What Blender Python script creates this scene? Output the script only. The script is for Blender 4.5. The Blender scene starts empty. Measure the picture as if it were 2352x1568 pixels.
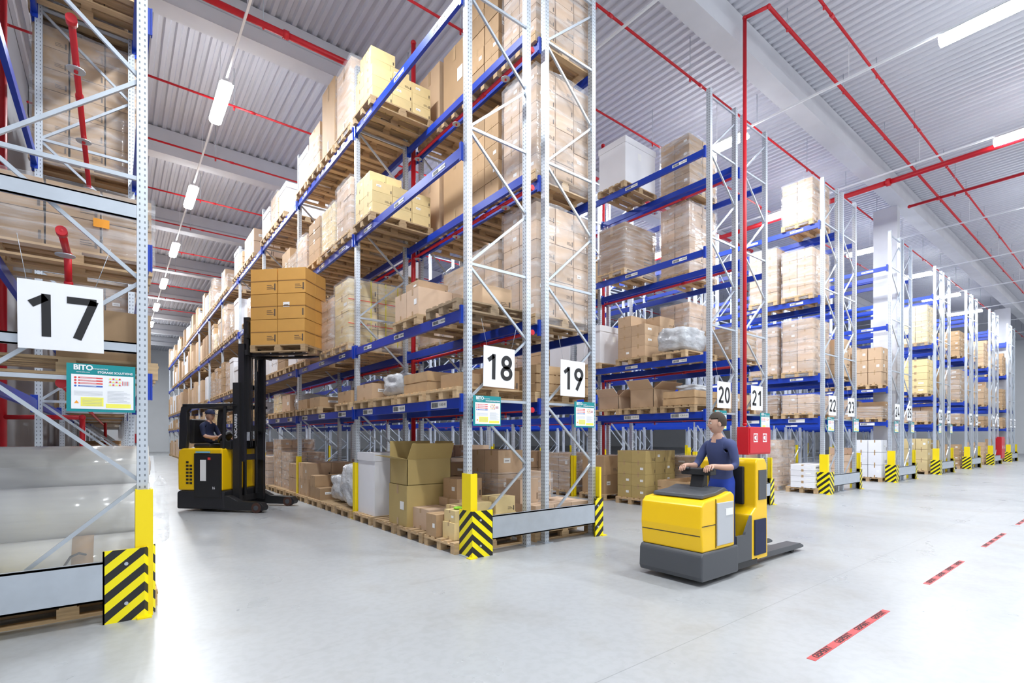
import bpy, math, random
from mathutils import Vector, Matrix, noise
random.seed(11)
S=bpy.context.scene; COL=S.collection
# ------------------------------------------------------------ materials
MATS={}
def mat(name,color,rough=.5,metal=0,nscale=0,namt=0,bump=0,rand=0,emit=None,alpha=None,stretch=(1,1,1),bscale=None,spec=None):
    if name in MATS: return MATS[name]
    m=bpy.data.materials.new(name); m.use_nodes=True
    nt=m.node_tree; N=nt.nodes; L=nt.links; P=N['Principled BSDF']
    P.inputs['Base Color'].default_value=(*color,1); P.inputs['Roughness'].default_value=rough
    P.inputs['Metallic'].default_value=metal
    if spec is not None: P.inputs['Specular IOR Level'].default_value=spec
    src=None
    if namt or bump:
        tc=N.new('ShaderNodeTexCoord'); mp=N.new('ShaderNodeMapping'); mp.inputs['Scale'].default_value=stretch
        L.new(tc.outputs['Object'],mp.inputs['Vector'])
        nz=N.new('ShaderNodeTexNoise'); nz.inputs['Scale'].default_value=nscale or 5; nz.inputs['Detail'].default_value=5
        L.new(mp.outputs['Vector'],nz.inputs['Vector'])
        if namt:
            mx=N.new('ShaderNodeMix'); mx.data_type='RGBA'
            mx.inputs['A'].default_value=(*[c*(1-namt) for c in color],1); mx.inputs['B'].default_value=(*[min(1,c*(1+namt)) for c in color],1)
            L.new(nz.outputs['Fac'],mx.inputs['Factor']); src=mx.outputs['Result']
        if bump:
            bp=N.new('ShaderNodeBump'); bp.inputs['Strength'].default_value=bump; bp.inputs['Distance'].default_value=.03
            if bscale:
                n2=N.new('ShaderNodeTexNoise'); n2.inputs['Scale'].default_value=bscale; n2.inputs['Detail'].default_value=4
                L.new(mp.outputs['Vector'],n2.inputs['Vector']); L.new(n2.outputs['Fac'],bp.inputs['Height'])
            else: L.new(nz.outputs['Fac'],bp.inputs['Height'])
            L.new(bp.outputs['Normal'],P.inputs['Normal'])
    if rand:
        oi=N.new('ShaderNodeObjectInfo'); mr=N.new('ShaderNodeMapRange')
        mr.inputs['To Min'].default_value=1-rand; mr.inputs['To Max'].default_value=1+rand
        L.new(oi.outputs['Random'],mr.inputs['Value'])
        hs=N.new('ShaderNodeHueSaturation'); L.new(mr.outputs['Result'],hs.inputs['Value'])
        if src: L.new(src,hs.inputs['Color'])
        else: hs.inputs['Color'].default_value=(*color,1)
        src=hs.outputs['Color']
    if src: L.new(src,P.inputs['Base Color'])
    if emit: P.inputs['Emission Color'].default_value=(*emit[0],1); P.inputs['Emission Strength'].default_value=emit[1]
    if alpha is not None: P.inputs['Alpha'].default_value=alpha
    MATS[name]=m; return m
M_galv=mat('galvanised_steel',(.50,.55,.61),.38,.45,6,.14)
M_blue=mat('blue_paint',(.005,.042,.40),.35,0,3,.06)
M_yel=mat('yellow_paint',(.92,.70,.0),.45)
M_tyel=mat('truck_yellow',(.95,.58,.003),.32)
M_black=mat('black_plastic',(.018,.018,.02),.45)
M_dark=mat('dark_steel',(.03,.03,.035),.4,.3)
M_grey=mat('grey_paint',(.07,.075,.085),.45)
M_red=mat('red_paint',(.58,.01,.02),.38)
M_white=mat('white_board',(.86,.87,.90),.5)
M_ink=mat('black_ink',(.012,.012,.014),.6)
M_teal=mat('teal_print',(.0,.25,.27),.5)
M_rprint=mat('red_print',(.75,.06,.05),.5)
M_bprint=mat('blue_print',(.03,.12,.5),.5)
M_yprint=mat('yellow_print',(.9,.85,.12),.5)
M_gprint=mat('grey_print',(.45,.48,.5),.6)
M_oprint=mat('orange_print',(.9,.35,.02),.5)
M_wood=mat('pallet_wood',(.52,.36,.20),.75,0,4,.35,.2,.2,stretch=(1,8,8))
M_wood2=mat('old_pallet_wood',(.36,.26,.16),.8,0,4,.35,.2,.15,stretch=(1,8,8))
M_conc=mat('concrete_beam',(.60,.61,.65),.8,0,1.5,.12,.05)
M_rubber=mat('rubber',(.02,.02,.02),.7)
M_tape=mat('packing_tape',(.50,.34,.19),.25)
M_label=mat('paper_label',(.88,.88,.86),.6)
M_print=mat('carton_print',(.12,.085,.06),.7)
M_crate=mat('crate_wood',(.52,.34,.18),.7,0,5,.3,.1,.1)
KR={
'a':mat('kraft_light',(.56,.385,.24),.7,0,3,.1,0,.18),
'b':mat('kraft_mid',(.44,.285,.155),.7,0,3,.1,0,.18),
'c':mat('kraft_pink',(.60,.43,.30),.7,0,3,.1,0,.16),
'd':mat('kraft_dark',(.34,.205,.105),.7,0,3,.1,0,.15),
'g':mat('kraft_golden',(.62,.33,.08),.65,0,3,.08,0,.07),
'y':mat('kraft_yellow',(.72,.56,.28),.65,0,3,.08,0,.1),
'o':mat('kraft_ochre',(.46,.34,.13),.65,0,3,.08,0,.06),
'w':mat('carton_white',(.78,.78,.81),.6,0,3,.05,0,.06)}
def wrapmat():
    m=bpy.data.materials.new('stretch_film'); m.use_nodes=True
    nt=m.node_tree;N=nt.nodes;L=nt.links;P=N['Principled BSDF']
    P.inputs['Base Color'].default_value=(.88,.90,.94,1);P.inputs['Roughness'].default_value=.10
    tc=N.new('ShaderNodeTexCoord');mp=N.new('ShaderNodeMapping');mp.inputs['Scale'].default_value=(.9,.9,5.5);mp.inputs['Rotation'].default_value=(.30,.38,0)
    oi=N.new('ShaderNodeObjectInfo');L.new(oi.outputs['Random'],mp.inputs['Location'])
    L.new(tc.outputs['Object'],mp.inputs['Vector'])
    nz=N.new('ShaderNodeTexNoise');nz.inputs['Scale'].default_value=2.4;nz.inputs['Detail'].default_value=3;nz.inputs['Distortion'].default_value=.35
    L.new(mp.outputs['Vector'],nz.inputs['Vector'])
    mr=N.new('ShaderNodeMapRange');mr.inputs['From Min'].default_value=.40;mr.inputs['From Max'].default_value=.78;mr.inputs['To Min'].default_value=.09;mr.inputs['To Max'].default_value=.48
    L.new(nz.outputs['Fac'],mr.inputs['Value']);L.new(mr.outputs['Result'],P.inputs['Alpha'])
    bp=N.new('ShaderNodeBump');bp.inputs['Strength'].default_value=.35;bp.inputs['Distance'].default_value=.03
    L.new(nz.outputs['Fac'],bp.inputs['Height']);L.new(bp.outputs['Normal'],P.inputs['Normal'])
    return m
M_wrap=wrapmat()
M_sheet=mat('clear_cover_sheet',(.88,.90,.93),.07,0,3,.03,.35,alpha=.24,bscale=3,stretch=(1,3,3))
M_film=mat('plastic_film_bundle',(.60,.62,.65),.2,0,4,.3,.8,.1,stretch=(1,1,2),bscale=7)
M_filmroll=mat('plastic_roll',(.60,.59,.56),.12,0,3,.2,.22,.10,bscale=3,stretch=(.5,3.5,3.5))
def upright_mat():
    m=bpy.data.materials.new('perforated_upright');m.use_nodes=True
    nt=m.node_tree;N=nt.nodes;L=nt.links;P=N['Principled BSDF']
    P.inputs['Roughness'].default_value=.36;P.inputs['Metallic'].default_value=.45
    uv=N.new('ShaderNodeUVMap');uv.uv_map='UVMap';sp=N.new('ShaderNodeSeparateXYZ');L.new(uv.outputs['UV'],sp.inputs[0])
    def mth(op,a,b=None):
        n=N.new('ShaderNodeMath');n.operation=op
        for i,x in enumerate((a,b)):
            if x is None: continue
            if isinstance(x,(int,float)): n.inputs[i].default_value=x
            else: L.new(x,n.inputs[i])
        return n.outputs[0]
    fz=mth('FRACT',mth('MULTIPLY',sp.outputs['Y'],20.0))
    a=mth('LESS_THAN',mth('ABSOLUTE',mth('SUBTRACT',fz,.5)),.2)
    b=mth('LESS_THAN',mth('ABSOLUTE',mth('SUBTRACT',mth('ABSOLUTE',mth('SUBTRACT',sp.outputs['X'],.5)),.24)),.06)
    c=mth('MULTIPLY',a,b)
    mx=N.new('ShaderNodeMix');mx.data_type='RGBA';mx.inputs['A'].default_value=(.60,.65,.71,1);mx.inputs['B'].default_value=(.16,.18,.21,1)
    L.new(c,mx.inputs['Factor']);L.new(mx.outputs['Result'],P.inputs['Base Color'])
    return m
M_upr=upright_mat()
def chevron_mat():
    m=bpy.data.materials.new('chevron_warning');m.use_nodes=True
    nt=m.node_tree;N=nt.nodes;L=nt.links;P=N['Principled BSDF'];P.inputs['Roughness'].default_value=.4
    uv=N.new('ShaderNodeUVMap');uv.uv_map='UVMap';sp=N.new('ShaderNodeSeparateXYZ');L.new(uv.outputs['UV'],sp.inputs[0])
    k=N.new('ShaderNodeMath');k.operation='MULTIPLY_ADD';L.new(sp.outputs['X'],k.inputs[0]);k.inputs[1].default_value=.85;L.new(sp.outputs['Y'],k.inputs[2])
    d=N.new('ShaderNodeMath');d.operation='DIVIDE';L.new(k.outputs[0],d.inputs[0]);d.inputs[1].default_value=.152
    f=N.new('ShaderNodeMath');f.operation='FRACT';L.new(d.outputs[0],f.inputs[0])
    g=N.new('ShaderNodeMath');g.operation='GREATER_THAN';L.new(f.outputs[0],g.inputs[0]);g.inputs[1].default_value=.5
    mx=N.new('ShaderNodeMix');mx.data_type='RGBA';mx.inputs['A'].default_value=(.92,.78,.0,1);mx.inputs['B'].default_value=(.015,.015,.015,1)
    L.new(g.outputs[0],mx.inputs['Factor']);L.new(mx.outputs['Result'],P.inputs['Base Color'])
    return m
M_chev=chevron_mat()
def floor_mat():
    m=bpy.data.materials.new('polished_concrete');m.use_nodes=True
    nt=m.node_tree;N=nt.nodes;L=nt.links;P=N['Principled BSDF']
    tc=N.new('ShaderNodeTexCoord')
    def nz(s,d,dist=0,sc=None):
        n=N.new('ShaderNodeTexNoise');n.inputs['Scale'].default_value=s;n.inputs['Detail'].default_value=d;n.inputs['Distortion'].default_value=dist
        if sc:
            q=N.new('ShaderNodeMapping');q.inputs['Scale'].default_value=sc;L.new(tc.outputs['Object'],q.inputs['Vector']);L.new(q.outputs['Vector'],n.inputs['Vector'])
        else: L.new(tc.outputs['Object'],n.inputs['Vector'])
        return n.outputs['Fac']
    def ramp(fac,p0,c0,p1,c1):
        r=N.new('ShaderNodeValToRGB');r.color_ramp.elements[0].position=p0;r.color_ramp.elements[0].color=(*c0,1)
        r.color_ramp.elements[1].position=p1;r.color_ramp.elements[1].color=(*c1,1);L.new(fac,r.inputs['Fac']);return r.outputs['Color']
    def mul(a,b):
        mu=N.new('ShaderNodeMix');mu.data_type='RGBA';mu.blend_type='MULTIPLY';mu.inputs['Factor'].default_value=1
        L.new(a,mu.inputs['A']);L.new(b,mu.inputs['B']);return mu.outputs['Result']
    c=ramp(nz(.45,6,.2),.3,(.385,.395,.405),.7,(.425,.435,.445))
    c=mul(c,ramp(nz(14,12,.2),.40,(.94,.94,.935),.56,(1,1,1)))
    c=mul(c,ramp(nz(1.3,10,.3),.54,(1,1,1),.80,(.86,.82,.77)))
    c=mul(c,ramp(nz(1.0,8,.6,(.5,6,1)),.62,(1,1,1),.80,(.86,.86,.86)))
    br=N.new('ShaderNodeTexBrick');br.offset=0;br.inputs['Scale'].default_value=1;br.inputs['Brick Width'].default_value=11;br.inputs['Row Height'].default_value=12.0
    br.inputs['Mortar Size'].default_value=.004;br.inputs['Mortar Smooth'].default_value=.3
    br.inputs['Color1'].default_value=(1,1,1,1);br.inputs['Color2'].default_value=(1,1,1,1);br.inputs['Mortar'].default_value=(.7,.7,.7,1)
    mp=N.new('ShaderNodeMapping');mp.inputs['Location'].default_value=(-7.3,-2.1,0);L.new(tc.outputs['Object'],mp.inputs['Vector']);L.new(mp.outputs['Vector'],br.inputs['Vector'])
    c=mul(c,br.outputs['Color'])
    L.new(c,P.inputs['Base Color'])
    rr=N.new('ShaderNodeMapRange');rr.inputs['To Min'].default_value=.20;rr.inputs['To Max'].default_value=.42
    L.new(nz(1.3,6),rr.inputs['Value']);L.new(rr.outputs['Result'],P.inputs['Roughness'])
    return m
M_floor=floor_mat()
M_ceil=mat('ceiling_sheet',(.60,.61,.67),.5,.0)
M_wall=mat('wall_panel',(.42,.43,.46),.7,0,1,.08)
M_wallw=mat('wall_light_panel',(.90,.92,.94),.7,0,1,.05)
# ------------------------------------------------------------ mesh builder
class MB:
    def __init__(s): s.v=[];s.f=[];s.m=[];s.sm=[];s.uv=[]
    def quad(s,p,m=0,uv=None,sm=False):
        b=len(s.v); s.v+= [tuple(q) for q in p]; s.f.append(tuple(range(b,b+len(p)))); s.m.append(m); s.sm.append(sm)
        s.uv.append(uv or [(0,0)]*len(p))
    def box(s,x0,x1,y0,y1,z0,z1,m=0):
        b=len(s.v)
        s.v+=[(x0,y0,z0),(x1,y0,z0),(x1,y1,z0),(x0,y1,z0),(x0,y0,z1),(x1,y0,z1),(x1,y1,z1),(x0,y1,z1)]
        F=[(0,1,5,4),(1,2,6,5),(2,3,7,6),(3,0,4,7),(3,2,1,0),(4,5,6,7)]
        for i,q in enumerate(F):
            s.f.append(tuple(b+k for k in q)); s.m.append(m); s.sm.append(False)
            s.uv.append([(0,z0),(1,z0),(1,z1),(0,z1)] if i<4 else [(0,0)]*4)
    def cyl(s,p0,p1,r,m=0,n=12,r1=None,cap=True):
        p0=Vector(p0);p1=Vector(p1);r1=r if r1 is None else r1
        d=(p1-p0).normalized(); a=Vector((0,0,1)) if abs(d.z)<.9 else Vector((1,0,0))
        u=d.cross(a).normalized();w=d.cross(u)
        b=len(s.v)
        for k in range(n):
            t=2*math.pi*k/n;o=u*math.cos(t)+w*math.sin(t)
            s.v.append(tuple(p0+o*r));s.v.append(tuple(p1+o*r1))
        for k in range(n):
            j=(k+1)%n
            s.f.append((b+2*k,b+2*j,b+2*j+1,b+2*k+1));s.m.append(m);s.sm.append(True);s.uv.append([(0,0)]*4)
        if cap:
            s.f.append(tuple(b+2*k for k in range(n))[::-1]);s.f.append(tuple(b+2*k+1 for k in range(n)))
            for _ in (0,1): s.m.append(m);s.sm.append(False);s.uv.append([(0,0)]*n)
    def bar(s,p0,p1,w,t,m=0,nrm=(0,1,0)):
        p0=Vector(p0);p1=Vector(p1);d=(p1-p0).normalized();n=Vector(nrm).normalized();u=d.cross(n).normalized()
        b=len(s.v)
        for p in (p0,p1):
            for a,c in ((-1,-1),(1,-1),(1,1),(-1,1)): s.v.append(tuple(p+u*a*w/2+n*c*t/2))
        for q in [(0,1,2,3),(7,6,5,4),(0,4,5,1),(1,5,6,2),(2,6,7,3),(3,7,4,0)]:
            s.f.append(tuple(b+k for k in q));s.m.append(m);s.sm.append(False);s.uv.append([(0,0)]*4)
    def prism(s,pts,y0,y1,m=0): # polygon in xz extruded along y
        b=len(s.v);n=len(pts)
        for y in (y0,y1):
            for x,z in pts: s.v.append((x,y,z))
        s.f.append(tuple(range(b,b+n)));s.f.append(tuple(range(b+n,b+2*n))[::-1])
        for _ in (0,1): s.m.append(m);s.sm.append(False);s.uv.append([(0,0)]*n)
        for k in range(n):
            j=(k+1)%n
            s.f.append((b+j,b+k,b+n+k,b+n+j));s.m.append(m);s.sm.append(False);s.uv.append([(0,0)]*4)
    def ball(s,c,r,m=0,nu=14,nv=10,fn=None):
        b=len(s.v);c=Vector(c)
        rx,ry,rz=(r,r,r) if isinstance(r,(int,float)) else r
        for i in range(nv+1):
            ph=math.pi*i/nv
            for j in range(nu):
                th=2*math.pi*j/nu
                d=Vector((math.sin(ph)*math.cos(th),math.sin(ph)*math.sin(th),math.cos(ph)))
                k=fn(d) if fn else 1
                s.v.append((c.x+d.x*rx*k,c.y+d.y*ry*k,c.z+d.z*rz*k))
        for i in range(nv):
            for j in range(nu):
                k=(j+1)%nu
                s.f.append((b+i*nu+j,b+(i+1)*nu+j,b+(i+1)*nu+k,b+i*nu+k));s.m.append(m);s.sm.append(True);s.uv.append([(0,0)]*4)
    def mesh(s,name,mats,fix=False):
        me=bpy.data.meshes.new(name);me.from_pydata(s.v,[],s.f)
        for mm in mats: me.materials.append(mm)
        me.polygons.foreach_set('material_index',s.m);me.polygons.foreach_set('use_smooth',s.sm)
        uvl=me.uv_layers.new(name='UVMap')
        fl=[c for f in s.uv for p in f for c in p]
        uvl.data.foreach_set('uv',fl)
        if fix:
            import bmesh
            bm=bmesh.new();bm.from_mesh(me);bmesh.ops.recalc_face_normals(bm,faces=bm.faces);bm.to_mesh(me);bm.free()
        me.update();return me
def ob(name,data,parent=None,loc=(0,0,0),rot=(0,0,0),sc=(1,1,1),label=None,cat=None,group=None,kind=None,bevel=0):
    o=bpy.data.objects.new(name,data);COL.objects.link(o)
    o.location=loc;o.rotation_euler=rot;o.scale=sc
    if parent: o.parent=parent
    if label:o['label']=label
    if cat:o['category']=cat
    if group:o['group']=group
    if kind:o['kind']=kind
    if bevel:
        b=o.modifiers.new('bevel','BEVEL');b.width=bevel;b.segments=2;b.limit_method='ANGLE'
    return o
FR={'-Y':Matrix(((1,0,0),(0,0,-1),(0,1,0))),'-X':Matrix(((0,0,-1),(-1,0,0),(0,1,0))),'Z':Matrix.Identity(3)}
TC={}
def textmesh(body,size,m,frame='-Y',bold=0,sx=1,rot=0,ext=.002):
    key=(body,size,m.name,frame,bold,sx,rot)
    if key in TC: return TC[key]
    cu=bpy.data.curves.new('t','FONT');cu.body=body;cu.size=size;cu.align_x='CENTER';cu.align_y='CENTER';cu.extrude=ext;cu.offset=bold
    cu.resolution_u=4
    t=bpy.data.objects.new('t',cu);COL.objects.link(t)
    dg=bpy.context.evaluated_depsgraph_get();me=bpy.data.meshes.new_from_object(t.evaluated_get(dg))
    bpy.data.objects.remove(t);me.materials.clear();me.materials.append(m)
    R=(FR[frame]@Matrix.Rotation(rot,3,'Z')@Matrix.Diagonal((sx,1,1))).to_4x4()
    me.transform(R);me.name='lettering';TC[key]=me;return me
def arc(cx,cy,rx,ry,a0,a1,n=14): return [(cx+rx*math.cos(math.radians(a0+(a1-a0)*i/n)),cy+ry*math.sin(math.radians(a0+(a1-a0)*i/n))) for i in range(n+1)]
DG={'1':[[(.10,.74),(.37,.93)],[(.37,1),(.37,0)]],
'2':[arc(.29,.70,.215,.225,165,-40)+[(.09,.075)],[(.03,.075),(.55,.075)]],
'3':[arc(.28,.715,.2,.21,155,-90),arc(.28,.29,.22,.215,90,-155)],
'4':[[(.34,1),(.07,.26)],[(.02,.26),(.58,.26)],[(.42,.52),(.42,0)]],
'5':[[(.52,.925),(.08,.925)],[(.14,.99),(.12,.48)],arc(.28,.31,.22,.235,135,-150)],
'6':[arc(.29,.295,.215,.22,0,360,24),[(.43,1),(.12,.42)]],
'7':[[(.02,.925),(.57,.925)],[(.53,.96),(.2,0)]],
'8':[arc(.29,.73,.19,.195,0,360,24),arc(.29,.285,.22,.21,0,360,24)],
'9':[arc(.29,.705,.215,.22,0,360,24),[(.46,.58),(.15,0)]],
'0':[arc(.29,.5,.215,.425,0,360,28)]}
def digits_mesh(txt,size,m,st=.165):
    b=MB();adv=.72;off=-(adv*len(txt)-.14)/2
    for ch in txt:
        for pl in DG[ch]:
            n=len(pl);closed=n>5 and math.hypot(pl[0][0]-pl[-1][0],pl[0][1]-pl[-1][1])<1e-4
            L=[];R=[]
            for i in range(n):
                a=pl[i-1] if i>0 else (pl[-2] if closed else pl[0]);c=pl[i+1] if i<n-1 else (pl[1] if closed else pl[-1])
                dx,dy=c[0]-a[0],c[1]-a[1];l=math.hypot(dx,dy) or 1;nx,ny=-dy/l*st/2,dx/l*st/2
                L.append((pl[i][0]+nx,pl[i][1]+ny));R.append((pl[i][0]-nx,pl[i][1]-ny))
            for i in range(n-1):
                q=[R[i],R[i+1],L[i+1],L[i]]
                b.quad([((x+off)*size,0,(z-.5)*size) for x,z in q])
        off+=adv
    return b.mesh('digits',[m])
# ------------------------------------------------------------ camera + world
cd=bpy.data.cameras.new('camera');cam=bpy.data.objects.new('camera',cd);COL.objects.link(cam)
cam.location=(0,0,1.5);cam.rotation_euler=(math.pi/2,0,-math.atan2(911,1157));cd.sensor_width=36;cd.lens=1157/2352*36;cd.shift_y=219/2352;cd.clip_start=.05;cd.clip_end=200
S.camera=cam
W=bpy.data.worlds.new('world');S.world=W;W.use_nodes=True
W.node_tree.nodes['Background'].inputs[0].default_value=(.88,.93,1,1);W.node_tree.nodes['Background'].inputs[1].default_value=.9
try:S.view_settings.view_transform='Standard'
except: pass
# ------------------------------------------------------------ room
b=MB();b.box(-1.7,64,-7,62,-.2,0);ob('floor',b.mesh('floor',[M_floor]),kind='structure',label='polished light grey concrete warehouse floor')
b=MB();b.box(-1.9,-1.7,-7,62,-.2,10.6);ob('wall_left',b.mesh('wall',[M_wall]),kind='structure')
b=MB();b.box(-1.9,64,62,62.2,-.2,10.6);ob('wall_back',b.mesh('wall',[M_wallw]),kind='structure')
b=MB();b.box(64,64.2,-7,62.2,-.2,10.6);ob('wall_right',b.mesh('wall',[M_wallw]),kind='structure')
b=MB();x=-1.9;P=.21;z0=10.2;d=.055
while x<64:
    for (a,za),(c,zc) in (((0,z0),(.08,z0)),((.08,z0),(.11,z0+d)),((.11,z0+d),(.18,z0+d)),((.18,z0+d),(.21,z0))):
        b.quad([(x+a,-7,za),(x+a,62.2,za),(x+c,62.2,zc),(x+c,-7,zc)])
    x+=P
b.box(-1.9,64.2,-7,62.2,10.45,10.6)
ob('ceiling',b.mesh('ceiling',[M_ceil]),kind='structure',label='corrugated trapezoidal steel roof deck')
n=1
for k in range(-1,9):
    y=5.15+6*k
    b=MB();b.prism([(0,0),(.42,0),(.42,.28),(.34,.36),(.34,.74),(.08,.74),(.08,.36),(0,.28)],0,65.6)
    me=b.mesh('beam',[M_conc],True)
    me.transform(Matrix(((0,1,0,-1.68),(1,0,0,y),(0,0,1,9.45),(0,0,0,1))));me.flip_normals()
    ob('trim_%d'%n,me,kind='structure',label='precast concrete roof beam');n+=1
for (x,y) in ((21.22,5.75),(43.4,5.75),(21.22,29.75)):
    b=MB();b.box(x-.14,x+.14,y-.35,y+.35,0,9.45);ob('trim_%d'%n,b.mesh('column',[M_conc]),kind='structure',label='square precast concrete column');n+=1
# ------------------------------------------------------------ lights
M_lh=mat('lamp_housing',(.8,.82,.85),.4)
b=MB();b.box(-.10,.10,-.78,.78,0,.07);b.box(-.02,.02,-.70,.70,.07,.12);me_h=b.mesh('housing',[M_lh])
b=MB();b.prism([(-.13,.02),(-.12,-.05),(-.07,-.09),(.07,-.09),(.12,-.05),(.13,.02)],-.79,.79);me_d=b.mesh('diffuser',[mat('lamp_diffuser',(1,1,1),.4,emit=((.95,.98,1),40))],True)
LL={1.86:[-4.0,1.6,7.25]+[12.95+5.65*k for k in range(8)],7.45:[-3.8,1.7,12.7,18.2],12.3:[-3.8,1.7,7.0,12.5,18],17.6:[1.7,7.4,13],23.8:[1.7,7.0,12.5],29.3:[1.7,7],34.8:[1.7,7],40.3:[1.7,7],46:[1.7],52:[1.7]}
for X,ys in LL.items():
    for y in ys:
        r=ob('strip_light',None,loc=(X,y,9.0),label='suspended white linear strip light, switched on',cat='ceiling light',group='linear aisle lights')
        ob('lamp_housing',me_h,r);ob('diffuser',me_d,r)
        ld=bpy.data.lights.new('strip','AREA');ld.shape='RECTANGLE';ld.size=.2;ld.size_y=1.5;ld.energy=250 if y<3 else 285;ld.color=(.92,.965,1)
        lo=bpy.data.objects.new('strip_lamp',ld);COL.objects.link(lo);lo.parent=r;lo.location=(0,0,-.10)
    b=MB();b.box(X-.02,X+.02,-6,58 if X<2 else 40,9.13,9.17)
    for y in range(-5,56 if X<2 else 38,3): b.cyl((X,y,9.17),(X,y,10.19),.006,n=5)
    ob('light_rail',b.mesh('rail',[M_lh]),label='thin white lighting trunking rail hung on wires',cat='lighting rail',group='lighting rails')
# ------------------------------------------------------------ racks
LV=[0,2.0,3.12,5.18,7.15];PITCH=3.7;Y0=5.35;DEP=.97;HT=8.3
def frame_mesh():
    b=MB();w=.075;dd=.09;H=HT
    for x in (0,DEP):
        b.box(x-w/2,x+w/2,-dd/2,dd/2,0,H,1); b.box(x-.08,x+.08,-.09,.09,0,.012,0)
    z=.25;k=0;st=.86
    while z+st<H-.1:
        a,c=(0,DEP) if (k%2==0) else (DEP,0)
        b.bar((a,0,z),(c,0,z+st),.030,.028,0)
        if k%2==0: b.bar((0,-.02,z),(DEP,-.02,z),.034,.028,0)
        z+=st;k+=1
    b.bar((0,-.02,H-.15),(DEP,-.02,H-.15),.036,.028,0)
    return b.mesh('frame',[M_galv,M_upr])
ME_fr=frame_mesh();
def beam_mesh():
    b=MB()
    b.prism([(0,-.13),(.05,-.13),(.05,-.02),(.035,-.02),(.035,0),(0,0)],.05,PITCH-.05)
    for y in (.045,PITCH-.055): b.box(-.012,.055,y-.0,y+.012,-.18,.05)
    for y in (-.035+.08,PITCH-.045-.035): b.box(-.014,-.004,y-.005,y+.04,-.18,.05)
    return b.mesh('beam',[M_blue],True)
ME_bm=beam_mesh();ME_bmR=ME_bm.copy();ME_bmR.transform(Matrix.Scale(-1,4,(1,0,0)));ME_bmR.flip_normals()
def label_mesh(w=.34,h=.06):
    b=MB();b.quad([(0,w/2,-h/2),(0,-w/2,-h/2),(0,-w/2,h/2),(0,w/2,h/2)],0)
    rs=random.Random(3);y=w/2-.02
    while y>0.01:
        t=rs.choice((.003,.005,.007));b.quad([(-.001,y,-h*.36),(-.001,y-t,-h*.36),(-.001,y-t,h*.36),(-.001,y,h*.36)],1);y-=t+rs.choice((.003,.005))
    return b.mesh('label',[M_label,M_ink])
ME_lb=label_mesh();ME_lb2=label_mesh(.42,.09)
def postguard_mesh():
    b=MB();b.box(-.065,-.05,-.06,.06,0,1.03);b.box(-.065,.03,-.06,-.048,0,1.03);b.box(-.065,.03,.048,.06,0,1.03);b.box(-.09,.06,-.09,.09,0,.012)
    return b.mesh('post_guard',[M_yel])
ME_pg=postguard_mesh()
PX=[3.5,9.12,14.6,20.1,25.65,31.1,36.6,42.0]
RK={17:-.79}
for i,p in enumerate(PX): RK[18+2*i]=p;RK[19+2*i]=p+1.31
NB={17:10,18:12,19:12,20:9,21:9,22:6,23:6,24:6,25:6}
for num,x0 in RK.items():
    nb=NB.get(num,3)
    r=ob('pallet_rack',None,loc=(x0,Y0,0),label='tall pallet rack with galvanised uprights and blue beams',cat='warehouse rack',group='rows of pallet racking')
    if num==17:
        for (za,zb) in ((3.33,3.46),(2.20,2.29)):
            b=MB();b.box(.04,DEP-.04,-.06,-.048,za,zb);b.box(.04,DEP-.04,-.06,-.03,zb-.012,zb);b.box(.04,DEP-.04,-.06,-.03,za,za+.012);ob('cross_member',b.mesh('member',[M_galv]),r)
    for k in range(nb+1):
        ob('upright_frame',ME_fr,r,loc=(0,PITCH*k,0))
        if k>0 and k<9 and num%2==0: ob('post_guard',ME_pg,r,loc=(0,PITCH*k,0),label='yellow steel upright protector')
        if k==nb: break
        for li,z in enumerate(LV[1:]):
            o=ob('beam',ME_bm,r,loc=(-.06,PITCH*k,z));ob('beam',ME_bmR,r,loc=(DEP+.06,PITCH*k,z))
            if num%2==0 and num<25 and k<(5 if num==18 else 1):
                for s in range(3):
                    lm=ME_lb2 if li==0 else ME_lb
                    l=ob('location_label',lm,o,loc=(-.003,.62+1.22*s,-.068))
                    if k<2 and num<22:
                        ob('lettering',textmesh('F-%d-%02d-%02d'%(num,k+1,li+1),.05 if li==0 else .038,M_ink,'-X',0,.8,0,.0005),l,loc=(-.001,-.1,0))
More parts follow.
